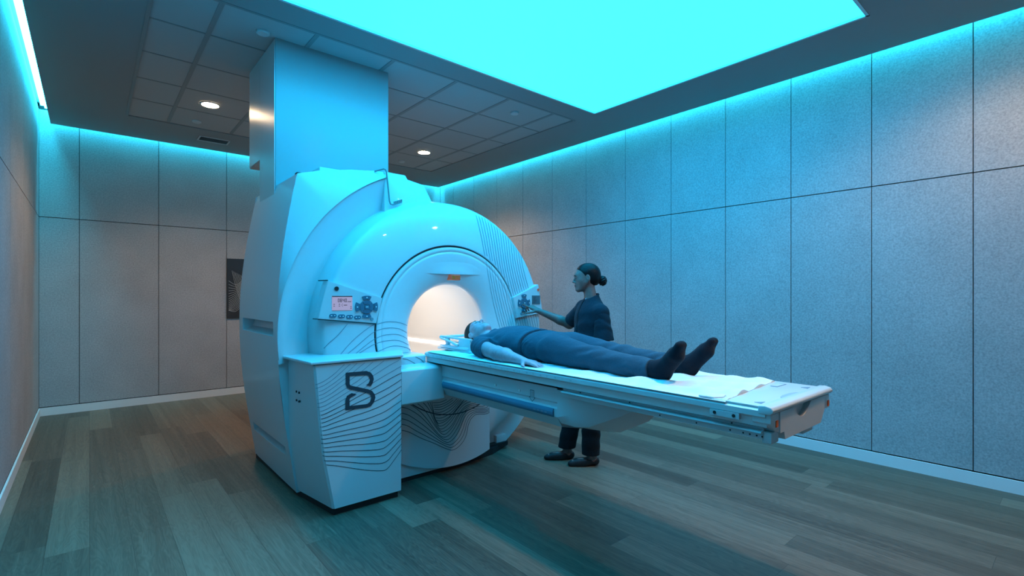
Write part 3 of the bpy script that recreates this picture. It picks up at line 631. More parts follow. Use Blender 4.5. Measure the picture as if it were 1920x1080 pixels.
m = MB(); m.prism([(1.899, .738), (1.892, .722), (1.893, .706), (1.900, .692), (1.912, .692), (1.912, .738)], 'y', 1.885, 2.985, 0, .003); c = m.obj('side_bumper', 'blue', T); c['label'] = 'blue padded bumper strip'
m = MB()
for k in range(4): m.box(1.8915, 1.894, 1.93 + .03 * k, 1.945 + .03 * k, .708, .716)
m.obj('embossed_marks', 'lineg', c, 0)
# arrow mark and rivets
m = MB()
fz = lambda u, v: (1.9035, u, v)
ar = [(2.072, .812), (2.042, .812), (2.042, .772), (2.032, .772), (2.057, .748), (2.082, .772), (2.072, .772), (2.072, .812)]
for a, b in zip(ar, ar[1:]): m.ribbon([a, b], .0028, fz, 0)
m.ribbon([(2.062, .802), (2.052, .802), (2.052, .774), (2.062, .774), (2.062, .802)], .002, fz, 0, 1)
m.obj('down_arrow_mark', 'line', T, 0)
for y in (2.39, 2.165):
    m = MB(); m.disc((1.901, y, .775 + .02), .007, .006, 'x', 12); m.obj('rivet', 'icon', T)
# cradle board
m = MB()
cr = lambda y: [(XA, y, .928), (XA, y, .908), (XA + .012, y, .898), (XA + .014, y, .868), (XA + .05, y, .862), (XB - .05, y, .862), (XB - .014, y, .868), (XB - .012, y, .898), (XB, y, .908), (XB, y, .928), (XB - .01, y, .936), (XB - .05, y, .938), (XA + .05, y, .938), (XA + .01, y, .936)]
m.loft([cr(3.15), cr(3.0), cr(2), cr(1), cr(YE + .01)])
for k in range(26):   # ruler ticks on the side edge
    y = 1.72 + k * .055
    m.box(XA - .0008, XA + .002, y, y + .0015, .912, .922, 1)
    if k % 2 == 0: m.box(XA - .0008, XA + .002, y - .009, y - .004, .914, .919, 1)
m.obj('cradle', ['plastic', 'tick'], T, 30)
m = MB(); m.box(XA + .06, XB - .06, 1.88, 3.12, .845, .863); m.obj('slide_gap', 'black', T, 0)
# rails beyond the housing
m = MB()
def ra(s): 
    q = [(1.868, .866), (1.885, .862), (1.888, .852), (1.868, .849), (1.866, .843), (1.884, .838), (1.884, .818), (1.92, .812), (2.0, .812), (2.0, .866)]
    return [(2 * 2.16 - x, z) if s else (x, z) for x, z in q]
for s_ in (0, 1):
    m.loft([[(x, y, z) for x, z in ra(s_)] for y in (1.80, 1.2, YE + .03)])
m.box(1.99, 2.33, YE + .06, 1.8, .845, .866)
m.obj('rail', 'alu2', T, 20)
for y, z in ((1.68, .858), (1.38, .858), (1.22, .829), (1.05, .829), (.905, .857), (.91, .829), (.86, .829), (.835, .829), (.81, .829), (.79, .829)):
    m = MB(); m.disc((1.8835 if z < .84 else 1.8855, y, z - .001), .0035, .004, 'x', 10); m.obj('rail_screw', 'black', T, 0)
m = MB(); m.prism([(.975, .905), (.86, .905), (.86, .883), (.975, .883)], 'x', XA - .004, XA + .02); c = m.obj('latch_plate', 'alu2', T, 0)
for y in (.955, .88):
    m = MB(); m.disc((XA - .006, y, .894), .0065, .006, 'x', 16); m.obj('latch_knob', 'black', c, 0)
# foot end: raised deck, bumper, handle plate and blocks
m = MB(); m.box(XA + .008, XB - .008, YE + .02, .975,   .934, .945, 0, .003); dk = m.obj('foot_deck', 'plastic', T)
for x, y, w, d in ((1.93, .93, .10, .03), (2.30, .90, .10, .03)):
    m = MB(); m.box(x, x + w, y, y + d, .9445, .9462); m.box(x + .01, x + w - .01, y + .005, y + d, .9460, .9466, 1); m.obj('strap_slot', ['lineg', 'plastic'], dk, 0)
for x, y in ((1.90, .80), (2.36, .80)):
    m = MB(); m.prism([(x, y), (x + .045, y + .005), (x + .01, y + .03)], 'z', .9445, .9462); m.obj('corner_mark', 'lineg', dk, 0)
m = MB(); m.prism([(2.06, .785), (2.08, .803), (2.12, .812), (2.19, .812), (2.23, .803), (2.25, .785)], 'z', .9445, .9462); m.obj('handle_recess', 'tick', dk, 0)
m = MB(); m.prism([(YE + .035, .948), (YE + .01, .951), (YE - .012, .946), (YE - .020, .936), (YE - .018, .926), (YE - .006, .918), (YE + .035, .918)], 'x', XA - .003, XB + .003, 0, .004); m.obj('end_bumper', 'plastic', T)
hz = [(1.93, .905), (1.93, .842), (1.965, .842), (1.975, .815), (2.345, .815), (2.39, .86), (2.39, .905)]
hole = [(2.05 + .185 * (k / 14), .920 - .048 * math.sin(PI * k / 14)) for k in range(15)]
# plate with a half-moon hand hole opening under the bumper
m = MB(); poly = [(1.93, .92), (1.93, .842), (1.965, .842), (1.975, .812), (2.345, .812), (2.39, .86), (2.39, .92)] + hole[::-1]
m.prism(poly, 'y', YE - .012, YE + .035); m.obj('handle_plate', 'plastic', T, 20)
m = MB(); m.prism([(XA + .006, .918), (XA + .006, .885), (XA + .05, .85), (1.94, .842), (1.94, .918)], 'y', YE - .008, YE + .06, 0, .003); m.obj('corner_cover', 'plastic', T)
m = MB(); m.prism([(XB - .006, .918), (XB - .006, .86), (2.38, .86), (2.38, .918)], 'y', YE - .008, YE + .06, 0, .003); m.obj('corner_cover', 'plastic', T)
for x in (1.898, XB - .03):
    m = MB(); m.box(x, x + .018, YE - .011, YE - .007, .868, .892); m.obj('orange_label', 'orange', T, 0)
for bx in ((1.884, 1.945, YE, YE + .035, .806, .848), (2.07, 2.20, YE + .03, YE + .12, .785, .83), (2.24, 2.35, YE + .02, YE + .12, .775, .825)):
    m = MB(); m.box(*bx, 0, .003); m.obj('end_block', 'alu2', T)

# sheet on the cradle
nu, nv = 170, 60
rs = np.random.RandomState(3)
def wob(x, y): return .0035 * math.sin(31 * x + 9 * y) * math.sin(11 * y + 2) + .003 * math.sin(57 * y + 14 * x + 1.3) * math.sin(23 * x)
def shz(u, v):
    x = 1.8535 + v * .613; y = .945 + u * 2.17
    if u < .02: y += .035 * (x - 1.86) / .6 * 0
    y -= (1 - u) * (.055 * (x - 1.86) / .6 - .03) * -1
    edge = min(v, 1 - v); z = .9405 + .005 * min(1, edge * 9) + (wob(x, y) + .006 * math.sin(17 * y + 30 * x)) * min(1, edge * 9) * (1.6 if y < 1.45 else .7)
    z = max(z, .9402)
    if u < .035: z += .007 * math.cos(PI * u / .07) * min(1, edge * 8)
    return x, y, z
m = MB(); m.grid(nu, nv, shz)
m.grid(nu, nv, lambda u, v: (shz(u, v)[0], shz(u, v)[1], .9384))
m.grid(nv, 1, lambda u, v: (shz(0, u)[0], shz(0, u)[1], shz(0, u)[2] * (1 - v) + .9384 * v)); m.grid(nv, 1, lambda u, v: (shz(1, u)[0], shz(1, u)[1], shz(1, u)[2] * (1 - v) + .9384 * v))
m.grid(nu, 1, lambda u, v: (shz(u, 0)[0], shz(u, 0)[1], shz(u, 0)[2] * (1 - v) + .9384 * v)); m.grid(nu, 1, lambda u, v: (shz(u, 1)[0], shz(u, 1)[1], shz(u, 1)[2] * (1 - v) + .9384 * v))
m.prism([(1.862, .965), (1.90, .945), (1.95, .958), (1.93, 1.02), (1.862, 1.03)], 'z', .942, .950, 0, .003)
tag(m.obj('bed_sheet', 'sheet', None, 60), 'white rumpled sheet spread over the patient table', 'sheet')

# head coil
H = thing('head_coil', 'white plastic head coil frame on the table at the bore', 'head coil', (2.16, 2.98, .95))
m = MB(); m.box(1.99, 2.33, 2.78, 3.20, .947, .962, 0, .005); m.obj('base_plate', 'plastic', H)
m = MB(); m.box(1.985, 2.335, 2.80, 3.16, .962, .984, 0, .006); m.box(2.0, 2.02, 2.82, 2.95, .984, 1.0, 0, .003); m.obj('tray', 'plastic', H)
for x in (1.995, 2.305):
    for ya_, yb_ in ((2.79, 2.93), (3.06, 3.10)):
        m = MB(); m.box(x, x + .02, ya_, yb_, .96, 1.035, 0, .004); m.obj('side_post', 'plastic', H)
    m = MB(); m.tube([(x + .01, 2.78, 1.037), (x + .01, 3.0, 1.038), (x + .01, 3.17, 1.040)], .009); m.obj('side_rail', 'plastic', H)
    m = MB(); m.tube([(x - .004, 3.15, 1.03), (x - .008, 3.02, 1.012), (x - .01, 2.92, .99)], .008); m.obj('strap_arm', 'plastic', H)
    m = MB(); m.tube([(x - .002, 3.16, .975), (x - .004, 2.85, .972)], .008); m.obj('lower_rail', 'plastic', H)
m = MB(); m.box(1.99, 2.33, 3.155, 3.175, 1.025, 1.045, 0, .005); m.obj('end_bar', 'plastic', H)
m = MB()
def hr(u, v):
    x = 2.02 + .28 * u; y = 2.80 + .26 * v
    return x, y, .984 + .028 * abs(2 * u - 1) ** 2.2
m.grid(16, 4, hr); m.grid(16, 4, lambda u, v: (hr(u, v)[0], hr(u, v)[1], .975)); m.obj('head_rest', 'plastic', H)

# ------------------------------------------------------------ people: smooth-blended volumes meshed with surface nets
class Vol:
    def __init__(s, lo, hi, h):
        s.lo = np.array(lo, float); s.h = h; s.n = np.ceil((np.array(hi) - s.lo) / h).astype(int) + 1
        s.d = np.full(s.n, .3, np.float32)
    def _sub(s, lo, hi, pad):
        a = np.clip(np.floor((np.array(lo) - pad - s.lo) / s.h).astype(int), 0, s.n); b = np.clip(np.ceil((np.array(hi) + pad - s.lo) / s.h).astype(int) + 1, 0, s.n)
        if (b <= a).any(): return None
        ax = [s.lo[i] + s.h * np.arange(a[i], b[i]) for i in range(3)]
        sl = tuple(slice(a[i], b[i]) for i in range(3))
        return sl, ax[0][:, None, None], ax[1][None, :, None], ax[2][None, None, :]
    def _mix(s, sl, d, k, sub):
        o = s.d[sl]
        if sub:
            hh = np.maximum(k - np.abs(-o - d), 0) / k if k > 0 else 0
            s.d[sl] = np.maximum(o, -d) + (hh * hh * k * .25 if k > 0 else 0)
        else:
            hh = np.maximum(k - np.abs(o - d), 0) / k if k > 0 else 0
            s.d[sl] = np.minimum(o, d) - (hh * hh * k * .25 if k > 0 else 0)
    def cone(s, a, b, r1, r2, k=.02, sub=False, flat=None):
        a = np.array(a, float); b = np.array(b, float); r = max(r1, r2)
        q = s._sub(np.minimum(a, b) - r, np.maximum(a, b) + r, k + .03)
        if q is None: return
        sl, X, Y, Z = q; ab = b - a; L2 = max((ab ** 2).sum(), 1e-12)
        t = np.clip(((X - a[0]) * ab[0] + (Y - a[1]) * ab[1] + (Z - a[2]) * ab[2]) / L2, 0, 1)
        if flat is not None:   # flat = (unit axis, factor): squashes the section along that axis
            ax, fac = np.array(flat[0], float), flat[1]
            dx, dy, dz = X - a[0] - t * ab[0], Y - a[1] - t * ab[1], Z - a[2] - t * ab[2]
            c = dx * ax[0] + dy * ax[1] + dz * ax[2]
            e = c * (1 / fac - 1)
            l = np.sqrt((dx + e * ax[0]) ** 2 + (dy + e * ax[1]) ** 2 + (dz + e * ax[2]) ** 2)
            d = (l - (r1 + (r2 - r1) * t)) * (fac + (1 - fac) * .5)
        else:
            d = np.sqrt((X - a[0] - t * ab[0]) ** 2 + (Y - a[1] - t * ab[1]) ** 2 + (Z - a[2] - t * ab[2]) ** 2) - (r1 + (r2 - r1) * t)
        s._mix(sl, d.astype(np.float32), k, sub)
    def ell(s, c, r, k=.02, Rm=None, sub=False):
        c = np.array(c, float); r = np.array(r, float); R_ = r.max()
        q = s._sub(c - R_, c + R_, k + .03)
        if q is None: return
        sl, X, Y, Z = q; X, Y, Z = np.broadcast_arrays(X - c[0], Y - c[1], Z - c[2])
        if Rm is not None:
            Rm = np.array(Rm, float); X, Y, Z = Rm[0, 0] * X + Rm[1, 0] * Y + Rm[2, 0] * Z, Rm[0, 1] * X + Rm[1, 1] * Y + Rm[2, 1] * Z, Rm[0, 2] * X + Rm[1, 2] * Y + Rm[2, 2] * Z
        k0 = np.sqrt((X / r[0]) ** 2 + (Y / r[1]) ** 2 + (Z / r[2]) ** 2); k1 = np.sqrt((X / r[0] ** 2) ** 2 + (Y / r[1] ** 2) ** 2 + (Z / r[2] ** 2) ** 2) + 1e-9
        s._mix(sl, (k0 * (k0 - 1) / k1).astype(np.float32), k, sub)
    def clip(s, p, n, k=.004):
        """keep the side where (x-p).n < 0"""
        X, Y, Z = s.axes(); n = np.array(n, float); n /= np.linalg.norm(n)
        d = (X - p[0]) * n[0] + (Y - p[1]) * n[1] + (Z - p[2]) * n[2]
        s.d = np.maximum(s.d, d.astype(np.float32))
    def axes(s): return s.lo[0] + s.h * np.arange(s.n[0])[:, None, None], s.lo[1] + s.h * np.arange(s.n[1])[None, :, None], s.lo[2] + s.h * np.arange(s.n[2])[None, None, :]
    def folds(s, L):
        """L: (centre, direction, amplitude, wavelength, radius, phase)"""
        X, Y, Z = s.axes()
        for c, dr, A, lam, rad, ph in L:
            dr = np.array(dr, float); dr /= np.linalg.norm(dr)
            q = s._sub(np.array(c) - 2.2 * rad, np.array(c) + 2.2 * rad, 0)
            if q is None: continue
            sl, X, Y, Z = q
            x, y, z = X - c[0], Y - c[1], Z - c[2]
            g = np.exp(-(x * x + y * y + z * z) / rad ** 2)
            w = .35 * np.sin(9 * x / rad * .4 + 7 * z / rad * .3 + ph) 
            s.d[sl] += (A * g * np.sin(2 * PI * (x * dr[0] + y * dr[1] + z * dr[2]) / lam + ph + 2.2 * w)).astype(np.float32)
    def mesh(s, name, mats, parent, matfn=None, smooth_iter=1):
        d = s.d; n = d.shape; neg = d < 0
        corners = [(i, j, k) for i in (0, 1) for j in (0, 1) for k in (0, 1)]
        cnt = np.zeros([q - 1 for q in n], np.int8)
        for i, j, k in corners: cnt += neg[i:n[0] - 1 + i, j:n[1] - 1 + j, k:n[2] - 1 + k]
        act = (cnt > 0) & (cnt < 8); I = np.argwhere(act); idx = -np.ones(act.shape, np.int64); idx[act] = np.arange(len(I))
        P = np.zeros((len(I), 3)); W = np.zeros(len(I))
        vals = {c: d[I[:, 0] + c[0], I[:, 1] + c[1], I[:, 2] + c[2]] for c in corners}
        for a in corners:
            for ax in range(3):
                if a[ax] == 1: continue
                b = list(a); b[ax] = 1; b = tuple(b)
                va, vb = vals[a], vals[b]; m = (va < 0) != (vb < 0)
                t = np.where(m, va / np.where(m, va - vb, 1), 0)
                pt = np.repeat(np.array(a, float)[None], len(I), 0); pt[:, ax] = t
                P[m] += pt[m]; W[m] += 1
        P /= W[:, None]; V = s.lo + s.h * (I + P)
        F = []
        for ax in range(3):
            u, v = [(1, 2), (2, 0), (0, 1)][ax]
            sl0 = [slice(None)] * 3; sl1 = [slice(None)] * 3; sl0[ax] = slice(0, n[ax] - 1); sl1[ax] = slice(1, n[ax])
            A, B = neg[tuple(sl0)], neg[tuple(sl1)]
            E = np.argwhere(A != B); E = E[(E[:, u] > 0) & (E[:, v] > 0) & (E[:, u] < n[u] - 1) & (E[:, v] < n[v] - 1)]
            if not len(E): continue
            def cid(du, dv):
                q = E.copy(); q[:, u] -= du; q[:, v] -= dv; return idx[q[:, 0], q[:, 1], q[:, 2]]
            q = np.stack([cid(1, 1), cid(0, 1), cid(0, 0), cid(1, 0)], 1)
            s_in = A[E[:, 0], E[:, 1], E[:, 2]]; q[~s_in] = q[~s_in][:, ::-1]; F.append(q)
        F = np.concatenate(F); F = F[(F >= 0).all(1)]
        me = bpy.data.meshes.new(name); me.vertices.add(len(V)); me.vertices.foreach_set('co', V.astype(np.float32).ravel())
        me.loops.add(F.size); me.loops.foreach_set('vertex_index', F.ravel().astype(np.int32))
        me.polygons.add(len(F)); me.polygons.foreach_set('loop_start', np.arange(0, F.size, 4, dtype=np.int32)); me.polygons.foreach_set('loop_total', np.full(len(F), 4, np.int32))
        if not isinstance(mats, (list, tuple)): mats = [mats]
        for m in mats: me.materials.append(M[m])
        if matfn is not None: me.polygons.foreach_set('material_index', matfn(V[F].mean(1)).astype(np.int32))
        me.polygons.foreach_set('use_smooth', np.ones(len(F), bool)); me.update(calc_edges=True); me.validate()
        o = bpy.data.objects.new(name, me); COL.objects.link(o)
        if parent: setp(o, parent)
        return o

def skin(name, col, rough=.5):
    m, nt, b = new_mat(name); b.inputs['Base Color'].default_value = (*col, 1); b.inputs['Roughness'].default_value = rough
    b.inputs['Subsurface Weight'].default_value = .08; b.inputs['Subsurface Radius'].default_value = (.6, .3, .2); b.inputs['Subsurface Scale'].default_value = .01
    tc = nt.nodes.new('ShaderNodeTexCoord'); n = nt.nodes.new('ShaderNodeTexNoise'); n.inputs['Scale'].default_value = 60; n.inputs['Detail'].default_value = 4
    r = nt.nodes.new('ShaderNodeValToRGB'); r.color_ramp.elements[0].position = .3; r.color_ramp.elements[1].position = .7
    r.color_ramp.elements[0].color = (*[c * .88 for c in col], 1); r.color_ramp.elements[1].color = (*[min(1, c * 1.08) for c in col], 1)
    nt.links.new(tc.outputs['Object'], n.inputs['Vector']); nt.links.new(n.outputs['Fac'], r.inputs[0]); nt.links.new(r.outputs[0], b.inputs['Base Color'])
    return m
def cloth(name, col, scale=900, rough=.9, var=.25):
    m, nt, b = new_mat(name); tc = nt.nodes.new('ShaderNodeTexCoord')
    n = nt.nodes.new('ShaderNodeTexNoise'); n.inputs['Scale'].default_value = scale; n.inputs['Detail'].default_value = 2
    r = nt.nodes.new('ShaderNodeValToRGB'); r.color_ramp.elements[0].position = .35; r.color_ramp.elements[1].position = .65
    r.color_ramp.elements[0].color = (*[c * (1 - var) for c in col], 1); r.color_ramp.elements[1].color = (*[c * (1 + var) for c in col], 1)
    n2 = nt.nodes.new('ShaderNodeTexNoise'); n2.inputs['Scale'].default_value = 26; n2.inputs['Detail'].default_value = 5
    bp = nt.nodes.new('ShaderNodeBump'); bp.inputs['Strength'].default_value = .45; bp.inputs['Distance'].default_value = .012
    nt.links.new(tc.outputs['Object'], n.inputs['Vector']); nt.links.new(tc.outputs['Object'], n2.inputs['Vector'])
    nt.links.new(n.outputs['Fac'], r.inputs[0]); nt.links.new(r.outputs[0], b.inputs['Base Color']); nt.links.new(n2.outputs['Fac'], bp.inputs['Height']); nt.links.new(bp.outputs['Normal'], b.inputs['Normal'])
    b.inputs['Roughness'].default_value = rough; b.inputs['Specular IOR Level'].default_value = .15; b.inputs['Sheen Weight'].default_value = .05
    return m
M['skin_a'] = skin('skin_deep', (.23, .125, .11)); M['lip_a'] = skin('lips_deep', (.20, .07, .06)); M['brow'] = cloth('dark_hair', (.010, .008, .008), 400, .6)
M['skin_b'] = skin('skin_light', (.52, .33, .36)); M['lip_b'] = skin('lips_light', (.48, .24, .20)); M['hair_b'] = cloth('brown_hair', (.035, .026, .02), 500, .7)
M['hair_a'] = cloth('black_hair', (.008, .008, .009), 300, .4)
M['navy'] = cloth('navy_tunic', (.011, .024, .036), 900); M['trouser'] = cloth('black_trousers', (.008, .009, .012), 900); M['shoe'] = paint('black_shoe', (.008, .009, .012), .55)
M['scrub_top'] = cloth('blue_grey_shirt', (.036, .092, .130), 700, .95, .22); M['scrub_leg'] = cloth('blue_grey_trousers', (.030, .078, .112), 700, .95, .22); M['sock'] = cloth('dark_sock', (.007, .011, .018), 900)
M['eyew'] = paint('eye_dark', (.02, .02, .025), .3)

def frame(f, u):
    """columns: right, forward (f), up"""
    f = Vector(f).normalized(); u = Vector(u); u = (u - f * u.dot(f)).normalized(); r = f.cross(u)
    return np.array([list(r), list(f), list(u)]).T
def head(V, c, Rm, sc=1., female=False, lean=(0, 0)):
    c = np.array(c, float); P = lambda x, y, z: c + Rm @ (np.array([x, y, z]) * sc)
    e = lambda p, r, k=.012, sub=False: V.ell(P(*p), np.array(r) * sc, k, Rm, sub)
    e((0, -.014, .034), (.072, .093, .082)); e((0, .012, .02), (.068, .078, .08), .02)
    e((0, .030, -.034), (.052, .055, .072), .025); e((0, .040, -.062), (.040, .042, .040), .02)
    jw = .040 if female else .046
    for s_ in (-1, 1):
        V.cone(P(s_ * .058, -.002, -.035), P(s_ * .018, .066, -.093), .014 * sc, .015 * sc, .03)
        e((s_ * .034, .050, -.024), (.026, .026, .028), .035)
    e((0, .074, -.092), (.021 if female else .026, .018, .018), .018)
    V.cone(P(-.030, .074, .024), P(.030, .074, .024), .012 * sc, .012 * sc, .030)
    for s_ in (-1, 1):
        e((s_ * .030, .097, .004), (.016, .012, .009), .014, True)
        e((s_ * .030, .078, .003), (.0145, .0135, .0105), .003)
    V.cone(P(0, .086, .014), P(0, .107, -.024), .0065 * sc, .0095 * sc, .010)
    e((0, .109, -.028), (.010, .009, .008), .006)
    for s_ in (-1, 1): e((s_ * .0125, .096, -.031), (.007, .010, .007), .006)
    for s_ in (-1, 1): e((s_ * .0065, .103, -.037), (.003, .004, .003), .003, True)
    e((0, .082, -.056), (.026, .014, .018), .018)
    e((0, .0935, -.0535), (.019, .008, .0046), .004); e((0, .0920, -.0635), (.016, .009, .0054), .004)
    for s_ in (-1, 1):
        Rr = Rm @ np.array(Matrix.Rotation(s_ * .35, 3, 'Z')) @ np.array(Matrix.Rotation(-.2, 3, 'X'))
        V.ell(P(s_ * .076, -.006, -.004), np.array((.008, .018, .031)) * sc, .004, Rr)
        V.ell(P(s_ * .083, -.002, .002), np.array((.005, .009, .016)) * sc, .003, Rr, True)
    return P
def face_mat(P_inv, base=0, lip=1, brow=2):
    def fn(C):
        q = P_inv(C); x, y, z = q[:, 0], q[:, 1], q[:, 2]; m = np.full(len(C), base)
        lp = (y > .082) & (np.abs(x) < .024) & (np.abs(z + .0588) < .0115 * np.sqrt(np.clip(1 - (x / .025) ** 2, 0, 1))) 
        m[lp] = lip
        zb = .0265 - 1.3 * (np.abs(x) - .030).clip(-.01, 1) ** 1.0 * .25
        br = (y > .045) & (np.abs(x) > .012) & (np.abs(x) < .048) & (np.abs(z - zb) < .0030)
        ls = (y > .05) & (np.abs(np.abs(x) - .030) < .0145) & (np.abs(z - (.003 - .55 * (.0145 ** 2 - (np.abs(x) - .030) ** 2) / .0145)) < .0012)
        return m
    return fn
def face_hair(V, c, Rm, sc, mat, parent):
    c = np.array(c, float)
    def surf(x, z):
        for y in np.linspace(.13, .02, 160):
            p = c + Rm @ (np.array([x, y, z]) * sc); i = np.round((p - V.lo) / V.h).astype(int)
            if V.d[tuple(i)] < V.h * .35: return p
        return p
    fw = Rm @ np.array([0, 1., 0])
    for s_ in (-1, 1):
        mb = MB(); pts = [surf(s_ * (.013 + .033 * t), .0215 + .007 * math.sin(PI * min(1, t * .8)) - .004 * t) + fw * .0004 for t in np.linspace(0, 1, 9)]
        mb.tube(pts, [.0012, .0020, .0024, .0024, .0022, .0020, .0017, .0013, .0008], 8); mb.obj('eyebrow', mat, parent)
        mb = MB(); pts = [surf(s_ * (.017 + .027 * t), .0015 - .0062 * math.sin(PI * t)) + fw * .0004 for t in np.linspace(0, 1, 9)]
        mb.tube(pts, [.0006, .0009, .0011, .0012, .0013, .0013, .0013, .0012, .0008], 6); mb.obj('eyelashes', mat, parent)
def hand(V, w, d, nrm, side, curls, sc=1., spread=1., thumb=(.6, .35)):
    """w wrist centre, d pointing direction of the fingers, nrm back of the hand normal, side = +1 when the thumb lies towards nrm x d"""
    w = np.array(w, float); d = np.array(d, float); d /= np.linalg.norm(d); n_ = np.array(nrm, float); n_ -= d * n_.dot(d); n_ /= np.linalg.norm(n_)
    t = np.cross(n_, d) * side
    P = lambda a, b, c: w + sc * (d * a + t * b + n_ * c)
    # palm
    for b0, b1, r in ((.010, .026, .0125), (.004, .009, .0135), (-.004, -.009, .0130), (-.010, -.026, .0115)):
        V.cone(P(.0, b0, 0), P(.082 - abs(b1) * .35, b1, .003), .016 * sc, r * sc, .012, flat=(n_, .85))
    fl = [(.026, .088, (.042, .025, .020), .0088, .07), (.009, .093, (.046, .029, .021), .0090, .0), (-.009, .089, (.042, .027, .020), .0086, -.07), (-.026, .080, (.033, .020, .018), .0076, -.16)]
    for i, (b, a, segs, r, sp) in enumerate(fl):
        p = P(a - .008, b, .003); ang = 0.; dirf = d + t * sp * spread; dirf /= np.linalg.norm(dirf)
        c = curls[i]
        for j, L in enumerate(segs):
            ang += (c[j] if isinstance(c, (tuple, list)) else c * (1, 1.15, .8)[j])
            v = dirf * math.cos(ang) - n_ * math.sin(ang); q = p + v * L * sc
            V.cone(p, q, r * sc * (1 - .10 * j), r * sc * (.92 - .11 * j), .0035 if j else .008)
            p = q
    # thumb from the side of the palm near its base
    p = P(.020, .020, -.004); v = d * .62 + t * .72 - n_ * .30; v /= np.linalg.norm(v); q = p + v * .042 * sc; V.cone(p, q, .0135 * sc, .0115 * sc, .012)
    v2 = d * (.62 + thumb[0] * .3) + t * (.55 - thumb[0] * .3) - n_ * thumb[1]; v2 /= np.linalg.norm(v2); q2 = q + v2 * .032 * sc; V.cone(q, q2, .0105 * sc, .0095 * sc, .004)
    v3 = v2 + d * .15; v3 /= np.linalg.norm(v3); V.cone(q2, q2 + v3 * .024 * sc, .0095 * sc, .0078 * sc, .003)

# --- person lying on the table ---------------------------------------------
ZT = .9445
pt = thing('person', 'person lying on back on the table, blue-grey shirt and trousers, dark socks', 'person', (2.17, 2.2, ZT), 'people in the scan room')
V = Vol((1.80, 1.05, .93), (2.52, 3.12, 1.21), .0042)
hc = (2.165, 2.915, 1.062); HR = frame((.0, -.10, 1), (0, 1, .12))
HS = .98
# torso and neck
V.ell((2.165, 2.50, 1.035), (.165, .20, .092), .03); V.ell((2.165, 2.36, 1.03), (.155, .20, .09), .05); V.ell((2.165, 2.12, 1.03), (.145, .14, .078), .05)
V.cone((2.0, 2.63, 1.01), (2.33, 2.63, 1.01), .062, .062, .05)
V.cone((2.165, 2.66, 1.03), (2.165, 2.84, 1.045), .058, .052, .03)
P1 = head(V, hc, HR, HS)
# arms: near arm rests palm down on the sheet
armn = [(1.975, 2.645, 1.005), (1.915, 2.385, .990), (1.921, 2.165, .968)]
V.cone(armn[0], armn[1], .052, .042, .03); V.cone(armn[1], (1.917, 2.31, .985), .043, .044, .02); V.cone((1.917, 2.31, .985), armn[2], .043, .026, .02, flat=((0, 0, 1), .9))
hand(V, (1.923, 2.158, .966), (.10, -1, -.10), (0, .06, 1), -1, [(.10, .12, .1), (.12, .14, .1), (.14, .16, .1), (.16, .2, .1)], 1.0, 1.6, (.5, .1))
armf = [(2.355, 2.645, 1.005), (2.415, 2.385, .990), (2.400, 2.165, .968)]
V.cone(armf[0], armf[1], .052, .042, .03); V.cone(armf[1], armf[2], .043, .026, .02)
hand(V, (2.399, 2.158, .966), (-.10, -1, -.10), (0, .06, 1), 1, [(.10, .12, .1), (.12, .14, .1), (.14, .16, .1), (.16, .2, .1)], 1.0, 1.6, (.5, .1))
legs = [((2.085, 2.06, 1.03), (2.065, 1.70, 1.006), (2.055, 1.34, .988)), ((2.255, 2.06, 1.03), (2.270, 1.70, 1.006), (2.285, 1.34, .988))]
for a, b, c in legs:
    V.cone(a, b, .080, .050, .03); mid = tuple(b[i] * .68 + c[i] * .32 for i in range(3)); mid = (mid[0], mid[1], mid[2] - .008)
    V.cone(b, mid, .048, .046, .02); V.cone(mid, c, .046, .034, .03)
def foot(V, ank, heel, ball, toe, r=1., k=.02):
    V.cone(ank, heel, .036 * r, .031 * r, k); V.cone(heel, ball, .030 * r, .034 * r, k + .01); V.cone(ank, ball, .032 * r, .026 * r, k + .01)
    bw = np.array(ball); tw = np.array(toe); side = np.array((.022, 0, 0))
    for q, f_ in ((-1, .93), (0, 1.), (1, .96)): V.cone(bw + side * q * .8, bw + (tw - bw) * f_ + side * q * .8, .023 * r, .0165 * r, .012)
feet = [((2.055, 1.335, .995), (2.055, 1.312, .982), (2.035, 1.235, 1.075), (2.028, 1.205, 1.125)), ((2.285, 1.335, .995), (2.285, 1.308, .982), (2.305, 1.235, 1.075), (2.318, 1.205, 1.125))]
for f_ in feet: foot(V, *f_)
V.d = np.maximum(V.d, (ZT + .002 - (V.lo[2] + V.h * np.arange(V.n[2])))[None, None, :].astype(np.float32))
inv1 = lambda C: ((C - np.array(hc)) @ HR) / HS
fm = face_mat(inv1)
body = V.mesh('body', ['skin_b', 'lip_b', 'hair_b'], pt, fm)
face_hair(V, hc, HR, HS, 'hair_b', body)
# shirt
V = Vol((1.82, 2.2, .93), (2.5, 2.80, 1.20), .0045)
V.ell((2.165, 2.50, 1.040), (.178, .215, .102), .03); V.ell((2.165, 2.36, 1.035), (.170, .21, .103), .05); V.ell((2.165, 2.22, 1.03), (.175, .14, .095), .05)
V.cone((2.005, 2.635, 1.015), (2.325, 2.635, 1.015), .070, .070, .05); V.cone((2.165, 2.64, 1.035), (2.165, 2.73, 1.055), .070, .060, .03)
for q, a in ((-1, armn), (1, armf)):
    s0 = np.array(a[0]); e0 = np.array(a[1]); m_ = s0 + (e0 - s0) * .46
    V.cone(s0, m_, .064, .066, .03)
V.folds([((1.99, 2.56, 1.06), (1, .8, .2), .0032, .07, .09, 0), ((2.0, 2.42, 1.0), (.5, 1, 1.2), .0035, .10, .12, 1), ((2.05, 2.30, 1.05), (1, .7, -.6), .0028, .08, .11, 2), ((1.94, 2.58, 1.0), (.3, 1, .4), .0022, .04, .06, .5), ((2.2, 2.62, 1.09), (1, .2, 0), .002, .06, .10, .5)])
